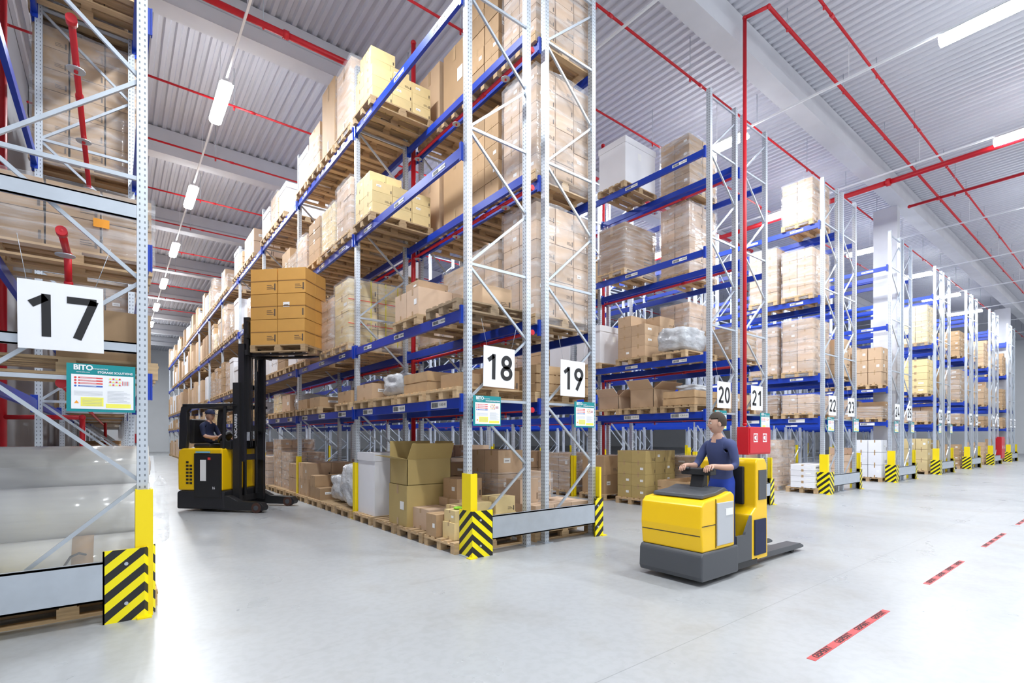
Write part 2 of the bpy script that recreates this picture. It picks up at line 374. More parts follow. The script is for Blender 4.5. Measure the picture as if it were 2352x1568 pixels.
# ------------------------------------------------------------ end barriers
def chevron_guard(pts,h,th=.012):
    b=MB()
    for i in range(len(pts)-1):
        (xa,ya),(xb,yb)=pts[i],pts[i+1];L=math.hypot(xb-xa,yb-ya)
        ua,ub=(L,0) if i==0 else (0,L)
        b.quad([(xa,ya,0),(xb,yb,0),(xb,yb,h),(xa,ya,h)],0,[(ua,0),(ub,0),(ub,h),(ua,h)])
    for i in range(len(pts)-1):
        (xa,ya),(xb,yb)=pts[i],pts[i+1];dx,dy=xb-xa,yb-ya;L=math.hypot(dx,dy);nx,ny=-dy/L*th,dx/L*th
        q=[(xa+nx,ya+ny),(xb+nx,yb+ny)]
        b.quad([(q[1][0],q[1][1],0),(q[0][0],q[0][1],0),(q[0][0],q[0][1],h),(q[1][0],q[1][1],h)],1)
        b.quad([(xa,ya,h),(xb,yb,h),(q[1][0],q[1][1],h),(q[0][0],q[0][1],h)],1)
    e=pts[0];q=pts[-1]
    b.quad([(e[0],e[1],0),(e[0],e[1],h),(e[0]+th,e[1],h),(e[0]+th,e[1],0)],1)
    b.quad([(q[0],q[1],0),(q[0],q[1]+th,0),(q[0],q[1]+th,h),(q[0],q[1],h)],1)
    m=pts[1];b.box(m[0]-.05,m[0]+.05,m[1]-.035,m[1]+.06,0,.012,1)
    for z in (h*.25,h*.8): b.cyl((m[0]+ (.12 if pts[0][1]>pts[1][1] else -.12),m[1]-.012,z),(m[0]+(.12 if pts[0][1]>pts[1][1] else -.12),m[1],z),.014,2,8)
    return b.mesh('guard',[M_chev,M_yel,M_galv])
def end_barrier(xl,xr,y=5.17):
    r=ob('rack_end_barrier',None,loc=(xl,y,0),label='rack end barrier, steel rail between chevron corner guards',cat='safety barrier',group='rack end barriers')
    w=xr-xl
    ob('corner_guard',chevron_guard([(-.05,.30),(-.05,0),(.26,0)],.58),r,label='yellow and black chevron corner guard')
    ob('corner_guard',chevron_guard([(w-.13,0),(w+.06,0),(w+.06,.3)] ,.58),r,label='yellow and black chevron corner guard')
    b=MB();b.box(.255,w-.125,.0,.012,.2,.5);b.box(.255,w-.125,.0,.05,.485,.5);b.box(.255,w-.125,0,.05,.2,.215)
    ob('rail',b.mesh('rail',[M_galv]),r)
    b=MB();b.box(-.048,.05,.04,.052,.0,1.04);b.box(-.048,-.036,.052,.24,0,1.04);b.box(.038,.05,.052,.1,0,1.04)
    ob('post_guard',b.mesh('pg',[M_yel]),r,label='yellow upright protector column')
    b=MB();b.box(w+.02,w+.06,.04,.052,.0,1.04);b.box(w+.048,w+.06,.052,.24,0,1.04)
    ob('post_guard',b.mesh('pg',[M_yel]),r,label='yellow upright protector column')
for p in PX: end_barrier(p,p+2.28)
r=ob('rack_end_barrier',None,loc=(0,5.17,0),label='rack end barrier, steel rail between chevron corner guards',cat='safety barrier',group='rack end barriers')
ob('corner_guard',chevron_guard([(-.08,0),(.19,0),(.27,.12)],.585),r)
ob('corner_guard',chevron_guard([(-.98,.3),(-.98,0),(-.69,0)],.585),r)
b=MB();b.box(-.69,-.08,0,.012,.19,.5);b.box(-.69,-.08,0,.05,.485,.5);b.box(-.69,-.08,0,.05,.19,.205);ob('rail',b.mesh('rail',[M_galv]),r)
for xx in (-.79,.19):
    b=MB();b.box(xx-.06,xx+.06,.04,.055,0,1.06);b.box(xx+.045,xx+.06,.055,.24,0,1.06);b.box(xx-.06,xx-.045,.055,.24,0,1.06);ob('post_guard',b.mesh('pg',[M_yel]),r)
# ------------------------------------------------------------ number signs and info signs
b=MB();b.box(-.25,.25,-.004,.004,-.26,.26);ME_board=b.mesh('board',[M_white])
for num,x0 in RK.items():
    cx=x0+.35 if num%2==0 else x0+.38
    z=2.40 if num<20 else 2.33
    if num==17: cx=-.325;z=2.43
    if num==18: cx=3.915
    if num==19: cx=5.26;z=2.35
    r=ob('row_number_sign',None,loc=(cx,5.24,z),rot=(0,math.radians({17:-.5,18:1,19:.5}.get(num,random.uniform(-1.5,1.5))),0),label='white square sign with black row number %d'%num,cat='sign',group='row number signs')
    ob('sign_board',ME_board,r)
    ob('digits',digits_mesh(str(num),.325,M_ink),r,loc=(0,-.0065,.0))
    for xa,xb in ((-.2,-.25 if num==17 else -.28),(.2,.30)):
        b=MB();b.cyl((xa,0,.26),(xb,.02,.6),.002,n=4);ob('hanging_string',b.mesh('string',[M_galv]),r)
def info_sign(x,z,w=.43,h=.38):
    r=ob('load_notice_sign',None,loc=(x,5.235,z),label='white load notice sign with teal border and coloured bars',cat='sign',group='load notice signs')
    b=MB();b.box(-w/2,w/2,-.003,.003,-h/2,h/2,0)
    def q(x0,x1,z0,z1,m,e=.005): b.quad([(x0,-e,z0),(x1,-e,z0),(x1,-e,z1),(x0,-e,z1)],m)
    q(-w/2+.028,w/2-.012,-h/2+.022,h/2-.085,1)
    X=-w/2+.04
    for i,m in enumerate((2,2,2,3)):
        zz=h/2-.105-.022*i;q(X+.03,X+.18,zz-.011,zz,m,.006);b.cyl((X+.013,-.006,zz-.006),(X+.013,-.004,zz-.006),.008,m,10)
        q(X+.04,X+.14,zz-.007,zz-.004,1,.007)
    q(X+.045,X+.185,-h/2+.045,-h/2+.115,4,.006)
    q(X+.20,w/2-.03,-h/2+.035,-h/2+.068,4,.006)
    b.quad([(X+.005,-.006,-h/2+.065),(X+.035,-.006,-h/2+.065),(X+.02,-.006,-h/2+.09)],6)
    for i in range(5): q(X+.055,X+.175,-h/2+.053+.012*i,-h/2+.0555+.012*i,5,.007)
    for i in range(9): q(X+.21,w/2-.035-.02*(i%3),-h/2+.08+.011*i,-h/2+.0825+.011*i,5,.007)
    for i in range(4): q(X+.005,X+.18,-h/2+.13+.01*i,-h/2+.132+.01*i,5,.007)
    for i in range(3):
        q(X+.215,X+.30,h/2-.118-.024*i,h/2-.1165-.024*i,5,.007)
        for j in range(4): q(X+.222+.02*j,X+.234+.02*j,h/2-.1165-.024*i,h/2-.105-.024*i,2 if (i+j)%2 else 4,.007)
    for j in range(6): q(X+.305+.008*j,X+.309+.008*j,h/2-.16,h/2-.125,5 if j%2 else 2,.007)
    ob('printed_panel',b.mesh('panel',[M_teal,M_white,M_rprint,M_bprint,M_yprint,M_gprint,M_oprint]),r)
    ob('lettering',textmesh('BITO',.056,M_white,'-Y',.002,.95,0,.0005),r,loc=(-w/2+.10,-.005,h/2-.032))
    ob('lettering',textmesh('www.bito.com',.014,M_white,'-Y',0,1,0,.0005),r,loc=(-w/2+.10,-.005,h/2-.066))
    ob('lettering',textmesh('innovative',.02,M_white,'-Y',0,1.2,0,.0005),r,loc=(-.01,-.005,h/2-.035))
    ob('lettering',textmesh('STORAGE SOLUTIONS',.0235,M_white,'-Y',.0006,.95,0,.0005),r,loc=(.085,-.005,h/2-.063))
info_sign(-.085,1.89)
for num,x0 in RK.items():
    if num==18: info_sign(3.72,1.83)
    elif num==19: info_sign(5.50,1.83)
    elif num>19 and num<28: info_sign(x0+(.22 if num%2==0 else .74),1.83)
# ------------------------------------------------------------ pallets and loads
def pallet_mb(b,cx=0,cy=0,z=0,m=0):
    X=.6;Y=.4
    for y in (-.35,0,.35): b.box(cx-X,cx+X,cy+y-.05,cy+y+.05,z,z+.022,m)
    for x in (-.55,0,.55):
        for y in (-.35,0,.35): b.box(cx+x-.05 if x else cx-.07,cx+x+.05 if x else cx+.07,cy+y-.05,cy+y+.05,z+.022,z+.1,m)
        b.box(cx+x-.055,cx+x+.055,cy-Y,cy+Y,z+.1,z+.122,m)
    for y,w in ((-.34,.06),(-.17,.045),(0,.06),(.17,.045),(.34,.06)): b.box(cx-X,cx+X,cy+y-w,cy+y+w,z+.122,z+.144,m)
b=MB();pallet_mb(b);ME_pal=b.mesh('pallet',[M_wood]);ME_pal2=ME_pal.copy();ME_pal2.materials[0]=M_wood2
def pallet(x,y,z,rot=0,old=False):
    return ob('wooden_pallet',ME_pal2 if old else ME_pal,loc=(x,y,z),rot=(0,0,rot),label='flat wooden transport pallet',cat='pallet',group='wooden pallets')
def cbox(b,x0,x1,y0,y1,z0,z1,rs,m=0,lab=None,seam=False):
    b.box(x0,x1,y0,y1,z0,z1,m)
    ex=(x1-x0)*.004+.0005;ey=(y1-y0)*.004+.0005;W=x1-x0;D=y1-y0;H=z1-z0
    cy=(y0+y1)/2;cx=(x0+x1)/2
    if seam:
        for zz,t,mm in ((.5,.012,3),(.51,.05,1)):
            za,zb=z0+H*zz-H*t/2,z0+H*zz+H*t/2;e=1.0 if mm==1 else 1.6
            b.quad([(x0,y0-ey*e,za),(x1,y0-ey*e,za),(x1,y0-ey*e,zb),(x0,y0-ey*e,zb)],mm)
            b.quad([(x0-ex*e,y1,za),(x0-ex*e,y0,za),(x0-ex*e,y0,zb),(x0-ex*e,y1,zb)],mm)
            b.quad([(x1+ex*e,y0,za),(x1+ex*e,y1,za),(x1+ex*e,y1,zb),(x1+ex*e,y0,zb)],mm)
    tw=D*.05
    if not seam:
      for x,s in ((x0-ex,-1),(x1+ex,1)):
        p=[(x,cy+tw,z1-H*.22),(x,cy-tw,z1-H*.22),(x,cy-tw,z1),(x,cy+tw,z1)]
        b.quad(p if s<0 else p[::-1],1)
        p=[(x,cy+tw,z0),(x,cy-tw,z0),(x,cy-tw,z0+H*.18),(x,cy+tw,z0+H*.18)]
        b.quad(p if s<0 else p[::-1],1)
    b.quad([(x0,cy-tw,z1+.002),(x1,cy-tw,z1+.002),(x1,cy+tw,z1+.002),(x0,cy+tw,z1+.002)],1)
    k=lab if lab is not None else rs.random()
    if k<.45:
        a=x0+W*rs.uniform(.1,.5);c=z0+H*rs.uniform(.3,.6);w=W*.24;h=H*.2
        for y,s in ((y0-ey,1),(y1+ey,-1)):
            p=[(a,y,c),(a+w,y,c),(a+w,y,c+h),(a,y,c+h)];b.quad(p if s>0 else p[::-1],2)
            p=[(a+w*.15,y-s*.001,c+h*.35),(a+w*.8,y-s*.001,c+h*.35),(a+w*.8,y-s*.001,c+h*.5),(a+w*.15,y-s*.001,c+h*.5)];b.quad(p if s>0 else p[::-1],3)
    if .35<k<.7:
        a=y0+D*.15;c=z0+H*.4
        for x,s in ((x0-ex,-1),(x1+ex,1)):
            p=[(x,a+D*.22,c),(x,a,c),(x,a,c+H*.2),(x,a+D*.22,c+H*.2)];b.quad(p if s<0 else p[::-1],2)
    if k>.5:
        for i in range(3):
            c=z0+H*(.18+.07*i);b.quad([(x0+W*.62,y0-ey,c),(x0+W*(.9-.05*i),y0-ey,c),(x0+W*(.9-.05*i),y0-ey,c+H*.025),(x0+W*.62,y0-ey,c+H*.025)],3)
    b.quad([(x1-W*.1,y0-ey*1.8,z0+H*.12),(x1-W*.05,y0-ey*1.8,z0+H*.12),(x1-W*.05,y0-ey*1.8,z0+H*.4),(x1-W*.1,y0-ey*1.8,z0+H*.4)],3)
UC={}
def unit(c,var):
    if (c,var) not in UC:
        b=MB();cbox(b,-.5,.5,-.5,.5,0,1,random.Random(var*7+3),lab=(.2,.45,.8,.95)[var] if c!='g' else (.2,.9,.97,.99)[var],seam=c=='g');UC[(c,var)]=b.mesh('carton',[KR[c],M_tape if c!='g' else mat('golden_tape',(.45,.22,.05),.3),M_label,M_print])
    return UC[(c,var)]
CLAB={'a':'light brown cardboard carton','b':'brown cardboard carton','c':'pale brown cardboard carton','d':'dark brown cardboard carton','g':'golden brown cardboard carton','y':'yellowish cardboard carton','o':'ochre cardboard carton','w':'white cardboard carton'}
def carton(x,y,z,w,d,h,c='a',rot=0,parent=None,var=None,where='on a pallet in the rack',grp='cartons on rack pallets'):
    me=unit(c,random.randrange(4) if var is None else var)
    if parent: return ob('carton',me,parent,loc=(x,y,z),rot=(0,0,rot),sc=(w,d,h))
    return ob('carton',me,loc=(x,y,z),rot=(0,0,rot),sc=(w,d,h),label=CLAB[c]+' '+where,cat='cardboard box',group=grp)
def stack(x,y,z,wx,wy,h,n,c,full=False,where='stacked on a wooden pallet',var=None,skiptop=0,grp='cartons on rack pallets'):
    nx,ny,nz=n;a,d,g=wx/nx,wy/ny,h/nz
    for k in range(nz):
        for i in range(nx):
            for j in range(ny):
                if not full and i>0 and j>0 and i<nx-1: continue
                if k==nz-1 and random.random()<skiptop: continue
                carton(x-wx/2+a*(i+.5),y-wy/2+d*(j+.5),z+g*k,a-.008,d-.008,g-.003,c,random.uniform(-.012,.012),where=where,var=var,grp=grp)
def film_mesh(wx,wy,h,seed):
    b=MB();rs=random.Random(seed);e=.012
    cs=[(-wx/2,-wy/2),(wx/2,-wy/2),(wx/2,wy/2),(-wx/2,wy/2)];ring=[]
    for i in range(4):
        (ax,ay),(bx,by)=cs[i],cs[(i+1)%4]
        for t in range(5): ring.append((ax+(bx-ax)*t/5,ay+(by-ay)*t/5))
    rows=9;V=[]
    for r in range(rows+1):
        z=-.1+(h+.1)*r/rows
        for (px,py) in ring:
            l=math.hypot(px,py);k=1+(e+rs.uniform(0,.010))/l
            V.append((px*k,py*k,z+(rs.uniform(-.01,.02) if r==rows else 0)))
    b.v+=V;m=len(ring)
    for r in range(rows):
        for q in range(m):
            b.f.append((r*m+q,r*m+(q+1)%m,(r+1)*m+(q+1)%m,(r+1)*m+q));b.m.append(0);b.sm.append(True);b.uv.append([(0,0)]*4)
    return b.mesh('film',[M_wrap])
FM={}
def film(wx,wy,h,parent,z=0):
    key=(round(wx,1),round(wy,1),random.randrange(3))
    if key not in FM: FM[key]=film_mesh(1.0,1.0*wy/wx,1.0,hash(key)%99)
    return ob('stretch_wrap',FM[key],parent,loc=(0,0,z),sc=(wx*1.005,wx*1.005,h+.015),label='clear plastic stretch film')
PAL='aabbbcddacwbcy'
def load(x,y,z,wx,wy,h,c=None,near=False,wrap=True,n=None,label=None,part=None):
    c=c or random.choice(PAL)
    if n is None: n=(random.choice((2,3)),random.choice((1,2)),max(1,round(h/random.choice((.22,.28,.4)))))
    nx,ny,nz=n;a,d,g=wx/nx,wy/ny,h/nz
    lab=label or (('stretch-wrapped ' if wrap else 'stacked ')+CLAB[c]+'s on a wooden pallet')
    if part is None: part=random.random()<.45 and nz>2
    miss=random.randrange(nx)
    if near:
        r=ob('pallet_load',None,loc=(x,y,z),label=lab,cat='pallet load',group='loads on rack pallets')
        for k in range(nz):
            for i in range(nx):
                for j in range(ny):
                    if part and k==nz-1 and i!=miss: continue
                    if i>0 and j>0 and i<nx-1 and k<nz-2: continue
                    carton(-wx/2+a*(i+.5)+random.uniform(-.005,.005),-wy/2+d*(j+.5)+random.uniform(-.005,.005),g*k,a-.018,d-.018,g-.007,c,0,r)
    else:
        b=MB();rs=random.Random(random.random())
        for k in range(nz):
            for i in range(nx):
                for j in range(ny):
                    if part and k==nz-1 and i!=miss: continue
                    if i>0 and j>0 and i<nx-1 and k<nz-2: continue
                    x0=-wx/2+a*i;y0=-wy/2+d*j;t=rs.uniform(0,.014)
                    cbox(b,x0+.007,x0+a-.007,y0+.005+t,y0+d-.007,g*k,g*k+g-.010,rs)
        r=ob('pallet_load',b.mesh('load',[KR[c],M_tape,M_label,M_print]),loc=(x,y,z),label=lab,cat='pallet load',group='loads on rack pallets')  # whole carton stack as one mesh, bare unless film is added below
    if wrap and x*.6186+y*.7857<26: film(wx,wy,h-(g if part else 0),r)
    return r
def loaded(x,y,z,h,c=None,near=False,wrap=True,wx=1.14,wy=.78,n=None,old=False,label=None,part=None):
    pallet(x,y,z,old=old);return load(x,y,z+.145,wx,wy,h,c,near,wrap,n,label,part)
def bundle(x,y,z,sx,sy,sz,seed=0,label='crumpled translucent plastic film bundle on a pallet',mt=None):
    def fn(d):
        p=1/max(abs(d.x),abs(d.y),abs(d.z))**.75
        return p*(1+.16*noise.noise(d*2.6+Vector((seed,0,0)))+.05*noise.noise(d*9+Vector((0,seed,0))))*.92
    b=MB();b.ball((0,0,sz/2),(sx/2,sy/2,sz/2),0,32,22,fn)
    return ob('plastic_bundle',b.mesh('bundle',[mt or M_film]),loc=(x,y,z),label=label,cat='plastic wrapping',group='film bundles')
def crate(x,y,z,w,d,h):
    b=MB();n=max(2,int(h/.12));g=h/n
    for k in range(n):
        a,c=g*k+.008,g*(k+1)-.008
        b.box(-w/2,w/2,-d/2,-d/2+.02,a,c);b.box(-w/2,w/2,d/2-.02,d/2,a,c);b.box(-w/2,-w/2+.02,-d/2+.02,d/2-.02,a,c);b.box(w/2-.02,w/2,-d/2+.02,d/2-.02,a,c)
    for sx in (-1,1):
        for sy in (-1,1): b.box(sx*(w/2-.05)-.03,sx*(w/2-.05)+.03,sy*(d/2-.04)-.02,sy*(d/2-.04)+.02,0,h,0)
    b.box(-w/2+.02,w/2-.02,-d/2+.02,d/2-.02,0,.02)
    return ob('wooden_crate',b.mesh('crate',[M_crate]),loc=(x,y,z),label='slatted wooden pallet collar crate',cat='crate',group='wooden crates')
def open_carton(x,y,z,w,d,h,c='o',rot=0,fl=.32,ang=(50,70,35,60)):
    r=ob('open_carton',None,loc=(x,y,z),rot=(0,0,rot),label='open cardboard box with flaps folded out',cat='cardboard box')
    b=MB();t=.008
    b.box(-w/2,w/2,-d/2,-d/2+t,0,h);b.box(-w/2,w/2,d/2-t,d/2,0,h);b.box(-w/2,-w/2+t,-d/2,d/2,0,h);b.box(w/2-t,w/2,-d/2,d/2,0,h);b.box(-w/2,w/2,-d/2,d/2,0,t)
    ob('carton_body',b.mesh('body',[KR[c]]),r)
    for i,(dx,dy,L) in enumerate(((-1,0,d),(1,0,d),(0,-1,w),(0,1,w))):
        a=math.radians(ang[i]);ox,oz=math.cos(a)*fl,math.sin(a)*fl
        b=MB();bx,by=dx*w/2,dy*d/2
        if dx: pts=[(bx,-L/2,h),(bx,L/2,h),(bx+dx*ox,L/2-.02,h+oz),(bx+dx*ox,-L/2+.02,h+oz)]
        else: pts=[(-L/2,by,h),(L/2,by,h),(L/2-.02,by+dy*ox,h+oz),(-L/2+.02,by+dy*ox,h+oz)]
        nrm=Vector((dx*math.sin(a),dy*math.sin(a),-math.cos(a)))*.006
        b.quad(pts);b.quad([tuple(Vector(p)+nrm) for p in pts][::-1])
        for q in range(4):
            p,s=pts[q],pts[(q+1)%4];b.quad([p,tuple(Vector(p)+nrm),tuple(Vector(s)+nrm),s])
        ob('flap',b.mesh('flap',[KR[c]],True),r)
    return r
def lidded(x,y,z,w,d,h,c='w',wrap=False):
    r=ob('lidded_carton',None,loc=(x,y,z),label='large %s box with a deep lid on a pallet'%('white cardboard' if c=='w' else 'brown cardboard'),cat='cardboard box',group='large lidded boxes')
    b=MB();b.box(-w/2,w/2,-d/2,d/2,0,h-.1);ob('carton_body',b.mesh('body',[KR[c]]),r)
    b=MB();b.box(-w/2-.015,w/2+.015,-d/2-.015,d/2+.015,h-.14,h);ob('lid',b.mesh('lid',[KR[c]]),r)
    b=MB();b.quad([(-.1,-d/2-.004,h*.6),(.02,-d/2-.004,h*.6),(.02,-d/2-.004,h*.75),(-.1,-d/2-.004,h*.75)]);ob('paper_label',b.mesh('label',[M_label]),r)
    if wrap and c!='w': film(w,d,h*.98,r)
    return r
def cx(num): return RK[num]+.485
def sy(bay,s): return Y0+PITCH*bay+.48+.912*s
H_=[(.6,1.3),(.25,.65),(.7,1.5),(.7,1.5),(.4,1.4)]
# --- row 18 bay 0
X=cx(18)
for li in (4,3):
    y=sy(0,3);pallet(X,y,LV[li]);z=LV[li]+.145
    stack(X,y,z,1.12,.76,.56,(3,2,3),'y',where='in a loose yellow stack on a pallet')
    if li==4:
        stack(X-.17,y+.05,z+.56,.74,.6,.2,(2,2,1),'y',full=True,where='on top of a yellow carton stack')
        stack(X-.3,y,z+.76,.45,.5,.2,(1,2,1),'y',full=True,where='on top of a yellow carton stack')
    else: stack(X-.25,y+.05,z+.56,.6,.6,.2,(2,2,1),'y',full=True,where='on top of a yellow carton stack')
y=sy(0,1);pallet(X,y+.15,LV[2]);stack(X,y+.15,LV[2]+.145,1.14,.78,.40,(2,2,1),'c',full=True,where='low on a pallet in the rack')
carton(X-.25,y+.1,LV[2]+.545,.5,.4,.14,'a')
y=sy(0,0);carton(X+.15,y,LV[2]+.145+0,.5,.5,.3,'a',0);pallet(X,y,LV[2],old=True)
pallet(X,sy(0,2),LV[1]);bundle(X-.2,sy(0,2),LV[1]+.145,.6,.7,.4,3)
carton(X+.35,sy(0,2),LV[1]+.145,.4,.6,.3,'a')
pallet(X,sy(0,1),LV[1]);crate(X-.1,sy(0,1),LV[1]+.145,.8,.74,.3)
pallet(X,sy(0,0),LV[1]);carton(X+.2,sy(0,0),LV[1]+.145,.6,.6,.28,'d');carton(X-.28,sy(0,0),LV[1]+.145,.34,.5,.2,'b')
pallet(X,sy(0,3),LV[1]);stack(X,sy(0,3),LV[1]+.145,1.1,.7,.28,(2,1,1),'a',full=True)
pallet(X,sy(0,3)+.0,0);lidded(X-.02,sy(0,3)+.0,.145,.98,.74,1.08,'w')
pallet(X,sy(0,2),0);pallet(X,sy(0,1),0)
carton(X-.16,7.22,.145,.78,.62,.62,'o',where='on a pallet under an open box',var=1)
open_carton(X-.16,7.22,.765,.76,.60,.40,'o',0,.27,(12,80,62,80))
pallet(X,sy(0,0)+.05,0)
for (dx,dy,w,d,h,zz,c) in ((-.36,-.1,.3,.3,.22,0,'y'),(-.36,-.1,.26,.28,.16,.22,'y'),(-.05,-.1,.3,.32,.26,0,'o'),(.3,-.12,.36,.36,.3,0,'y'),(-.05,.2,.5,.22,.4,0,'y'),(.36,.24,.28,.26,.34,0,'y'),(-.05,-.1,.28,.3,.2,.26,'y'),(.3,-.12,.34,.34,.22,.3,'y'),(-.46,.22,.26,.28,.3,0,'b')):
    carton(X+dx,sy(0,0)+.05+dy,.145+zz,w,d,h,c,0,where='in a small pile on a floor pallet')
for (dx,dy,w,d,h,zz,c) in ((.25,0,.5,.7,.42,0,'a'),(-.25,.05,.4,.6,.3,0,'c'),(.25,0,.45,.5,.3,.42,'b')):
    carton(X+dx,sy(0,1)+dy-.12,.145+zz,w,d-.1,h,c,0,where='on a floor pallet under the rack')
b=MB();b.ball((0,0,.02),(.07,.05,.02),0,10,6);ob('tape_roll',b.mesh('roll',[mat('green_tape',(.25,.6,.03),.5)]),loc=(X-.36,sy(0,0)-.05,.525),label='small green tape roll on a carton',cat='tape')
# --- row 19 bay 0-1
X=cx(19)
for li,hs in ((4,(1.3,1.5,1.15,1.2)),(3,(1.5,1.4,1.2,1.1)),(2,(1.62,1.3,1.2,1.0))):
    for s in range(4):
        cc={0:'c',1:'b' if li>2 else 'a',2:'b',3:'a'}[s]
        loaded(X,sy(0,s),LV[li],hs[s],cc,s<2,s==0 or li==2,n=(3,2,(6 if s<1 else 5)) if s<2 else (1,1,1),part=False)
pallet(X,sy(0,0),0);stack(X,sy(0,0),.145,1.1,.7,.72,(3,2,2),'c',skiptop=.35,where='stacked on a floor pallet')
loaded(X,sy(0,1),0,1.15,'a',True,True,n=(2,2,3));loaded(X,sy(0,2),0,.9,'b',False,False);loaded(X,sy(0,3),0,1.2,'c',False,True)
for s in range(4): pallet(X,sy(0,s),LV[1]);crate(X,sy(0,s),LV[1]+.145,1.1,.74,random.choice((.3,.4,.45)))
def stuffbay(num,bay,slots=range(4),near=False,levels=range(5),p=.88,white=.2):
    X=cx(num)
    for li in levels:
        for s in slots:
            if random.random()>p: continue
            y=sy(bay,s);lo,hi=H_[li];h=random.uniform(lo,hi)
            r=random.random()
            if r<white and li!=1:
                pallet(X,y,LV[li]);lidded(X,y,LV[li]+.145,1.05,.74,min(h,1.2),'w' if random.random()<.75 else 'b',True)
            elif li==1 and r<.3:
                pallet(X,y,LV[li]);crate(X,y,LV[li]+.145,1.1,.74,random.choice((.2,.4)))
            elif li==1 and r<.45:
                pallet(X,y,LV[li]);bundle(X,y,LV[li]+.145,.9,.7,.45,random.random()*9)
            else: loaded(X,y,LV[li],h,None,near,random.random()<.65,wx=random.choice((1.14,1.05,.9)),wy=random.choice((.78,.7)))
X=cx(18)
loaded(X,sy(1,0),LV[4],1.25,'c',True,True,n=(1,1,1));loaded(X,sy(1,1),LV[4],1.4,'b',True,False,n=(1,1,1));loaded(X,sy(1,2),LV[4],.95,'a',True,True);pallet(X,sy(1,3),LV[4]);lidded(X,sy(1,3),LV[4]+.145,1.05,.74,.85,'w',True)
loaded(X,sy(1,0),LV[3],1.0,'c',True,True,n=(3,2,3),part=False);loaded(X,sy(1,1),LV[3],1.15,'y',True,True,n=(3,2,4));loaded(X,sy(1,2),LV[3],.9,'b',True,False);loaded(X,sy(1,3),LV[3],1.2,'c',True)
q=loaded(X,sy(1,0)+.1,LV[2],1.2,'y',True,True,n=(2,1,4),label='strapped yellowish cartons in stretch film on pallet',part=False)
b=MB()
for xx in (-.4,-.15,.15,.4): b.box(xx-.008,xx+.008,-.412,-.408,0,1.2,0)
for zz in (.35,.8): b.box(-.59,.59,-.412,-.408,zz,zz+.012,1)
ob('strap',b.mesh('strap',[mat('yellow_strap',(.75,.65,.05),.4),M_rprint]),q,label='thin coloured plastic packing straps')
loaded(X,sy(1,1)+.05,LV[2],1.25,'c',True,True)
loaded(X,sy(1,3),LV[2],.5,'c',True,True)
for s in (0,2,3): pallet(X,sy(1,s),LV[1]);carton(X-.1,sy(1,s),LV[1]+.145,.9,.7,.22,'b')
pallet(X,sy(1,0),0);bundle(X-.2,sy(1,0),.145,.7,.76,.9,1.7,'grey translucent film bundle on a floor pallet');carton(X+.36,sy(1,0),.145,.36,.6,.5,'c')
pallet(X,sy(1,1),0);bundle(X,sy(1,1),.145,.9,.76,.6,5.1);pallet(X,sy(1,2),0);stack(X,sy(1,2),.145,1.1,.7,.5,(2,2,2),'b',skiptop=.4);pallet(X,sy(1,3),0);stack(X,sy(1,3),.145,1.1,.7,.75,(2,2,2),'a',skiptop=.3)
stuffbay(18,2,near=False,p=.85)
for bay in (3,4,5): stuffbay(18,bay,p=.8)
stuffbay(19,1,levels=(0,1,2,3),p=.5)
def far_bays(num,bays,p=.8):
    bl=MB();bp=MB();keys=list('abcdyw')
    for bay in bays:
        for li in range(5):
            for s in range(4):
                if random.random()>p: continue
                y=sy(bay,s);pallet_mb(bp,cx(num),y,LV[li]);lo,hi=H_[li];h=random.uniform(lo,hi);k=random.choice((0,0,1,1,2,2,3,3,5,5));nz=max(1,int(h/.4))
                for q in range(nz):
                    for j in range(2):
                        bl.box(cx(num)-.56,cx(num)+.56,y-.38+.38*j,y-.01+.38*j,LV[li]+.145+h/nz*q,LV[li]+.14+h/nz*(q+1),k)
    ob('distant_pallet_loads',bl.mesh('loads',[KR[k] for k in keys]),label='many distant cartons stacked in receding rack bays',cat='cardboard boxes',kind='stuff')
    ob('distant_pallets',bp.mesh('pallets',[M_wood]),label='many distant wooden pallets in receding rack bays',cat='pallets',kind='stuff')
far_bays(18,range(6,12));far_bays(17,range(2,10),.7)
# --- row 20 / 21
X=cx(20);X1=cx(21)
pallet(X,7.75,LV[4]);lidded(X,7.75,LV[4]+.145,1.1,.78,1.02,'w',False)
loaded(X,7.75,LV[3],1.05,'d',True,True,n=(1,1,1))
pallet(X,8.5,LV[2]);lidded(X,8.5,LV[2]+.145,1.1,.76,.9,'w');pallet(X,7.2,LV[2]);stack(X,7.2,LV[2]+.145,1.1,.75,.95,(2,2,4),'a',skiptop=.4);bundle(X-.1,6.2,LV[2]+.145,.95,.74,.55,6.3);pallet(X,6.2,LV[2])
loaded(X1,6.95,LV[4],1.2,'b',True,True,n=(2,2,4));loaded(X1,6.95,LV[3],1.6,'c',True,True,n=(2,2,6),part=False);loaded(X1,6.95,LV[2],1.35,'c',True,True,n=(2,2,4));loaded(X1,5.95,LV[2],.6,'b',True,True,n=(2,2,2))
loaded(X1,5.9,0,1.0,'b');loaded(X1,6.95,0,.9,'a');pallet(X1,6.0,LV[1]);carton(X1,6.0,LV[1]+.145,1.0,.7,.3,'a')
pallet(X,7.9,LV[1]);open_carton(X-.2,7.9,LV[1]+.145,.6,.6,.3,'c',0,.22);pallet(X,6.95,LV[1]);open_carton(X-.1,6.95,LV[1]+.145,.8,.62,.4,'a',0,.25);pallet(X,6.0,LV[1]);crate(X,6.0,LV[1]+.145,1.1,.74,.3);bundle(X,6.0,LV[1]+.4,.7,.5,.2,4)
pallet(X,7.2,0);stack(X,7.2,.145,1.1,.78,1.05,(3,2,4),'o',skiptop=.25,where='in an ochre carton pile on a floor pallet')
pallet(X,6.1,0);crate(X,6.1,.145,1.15,.76,.45)
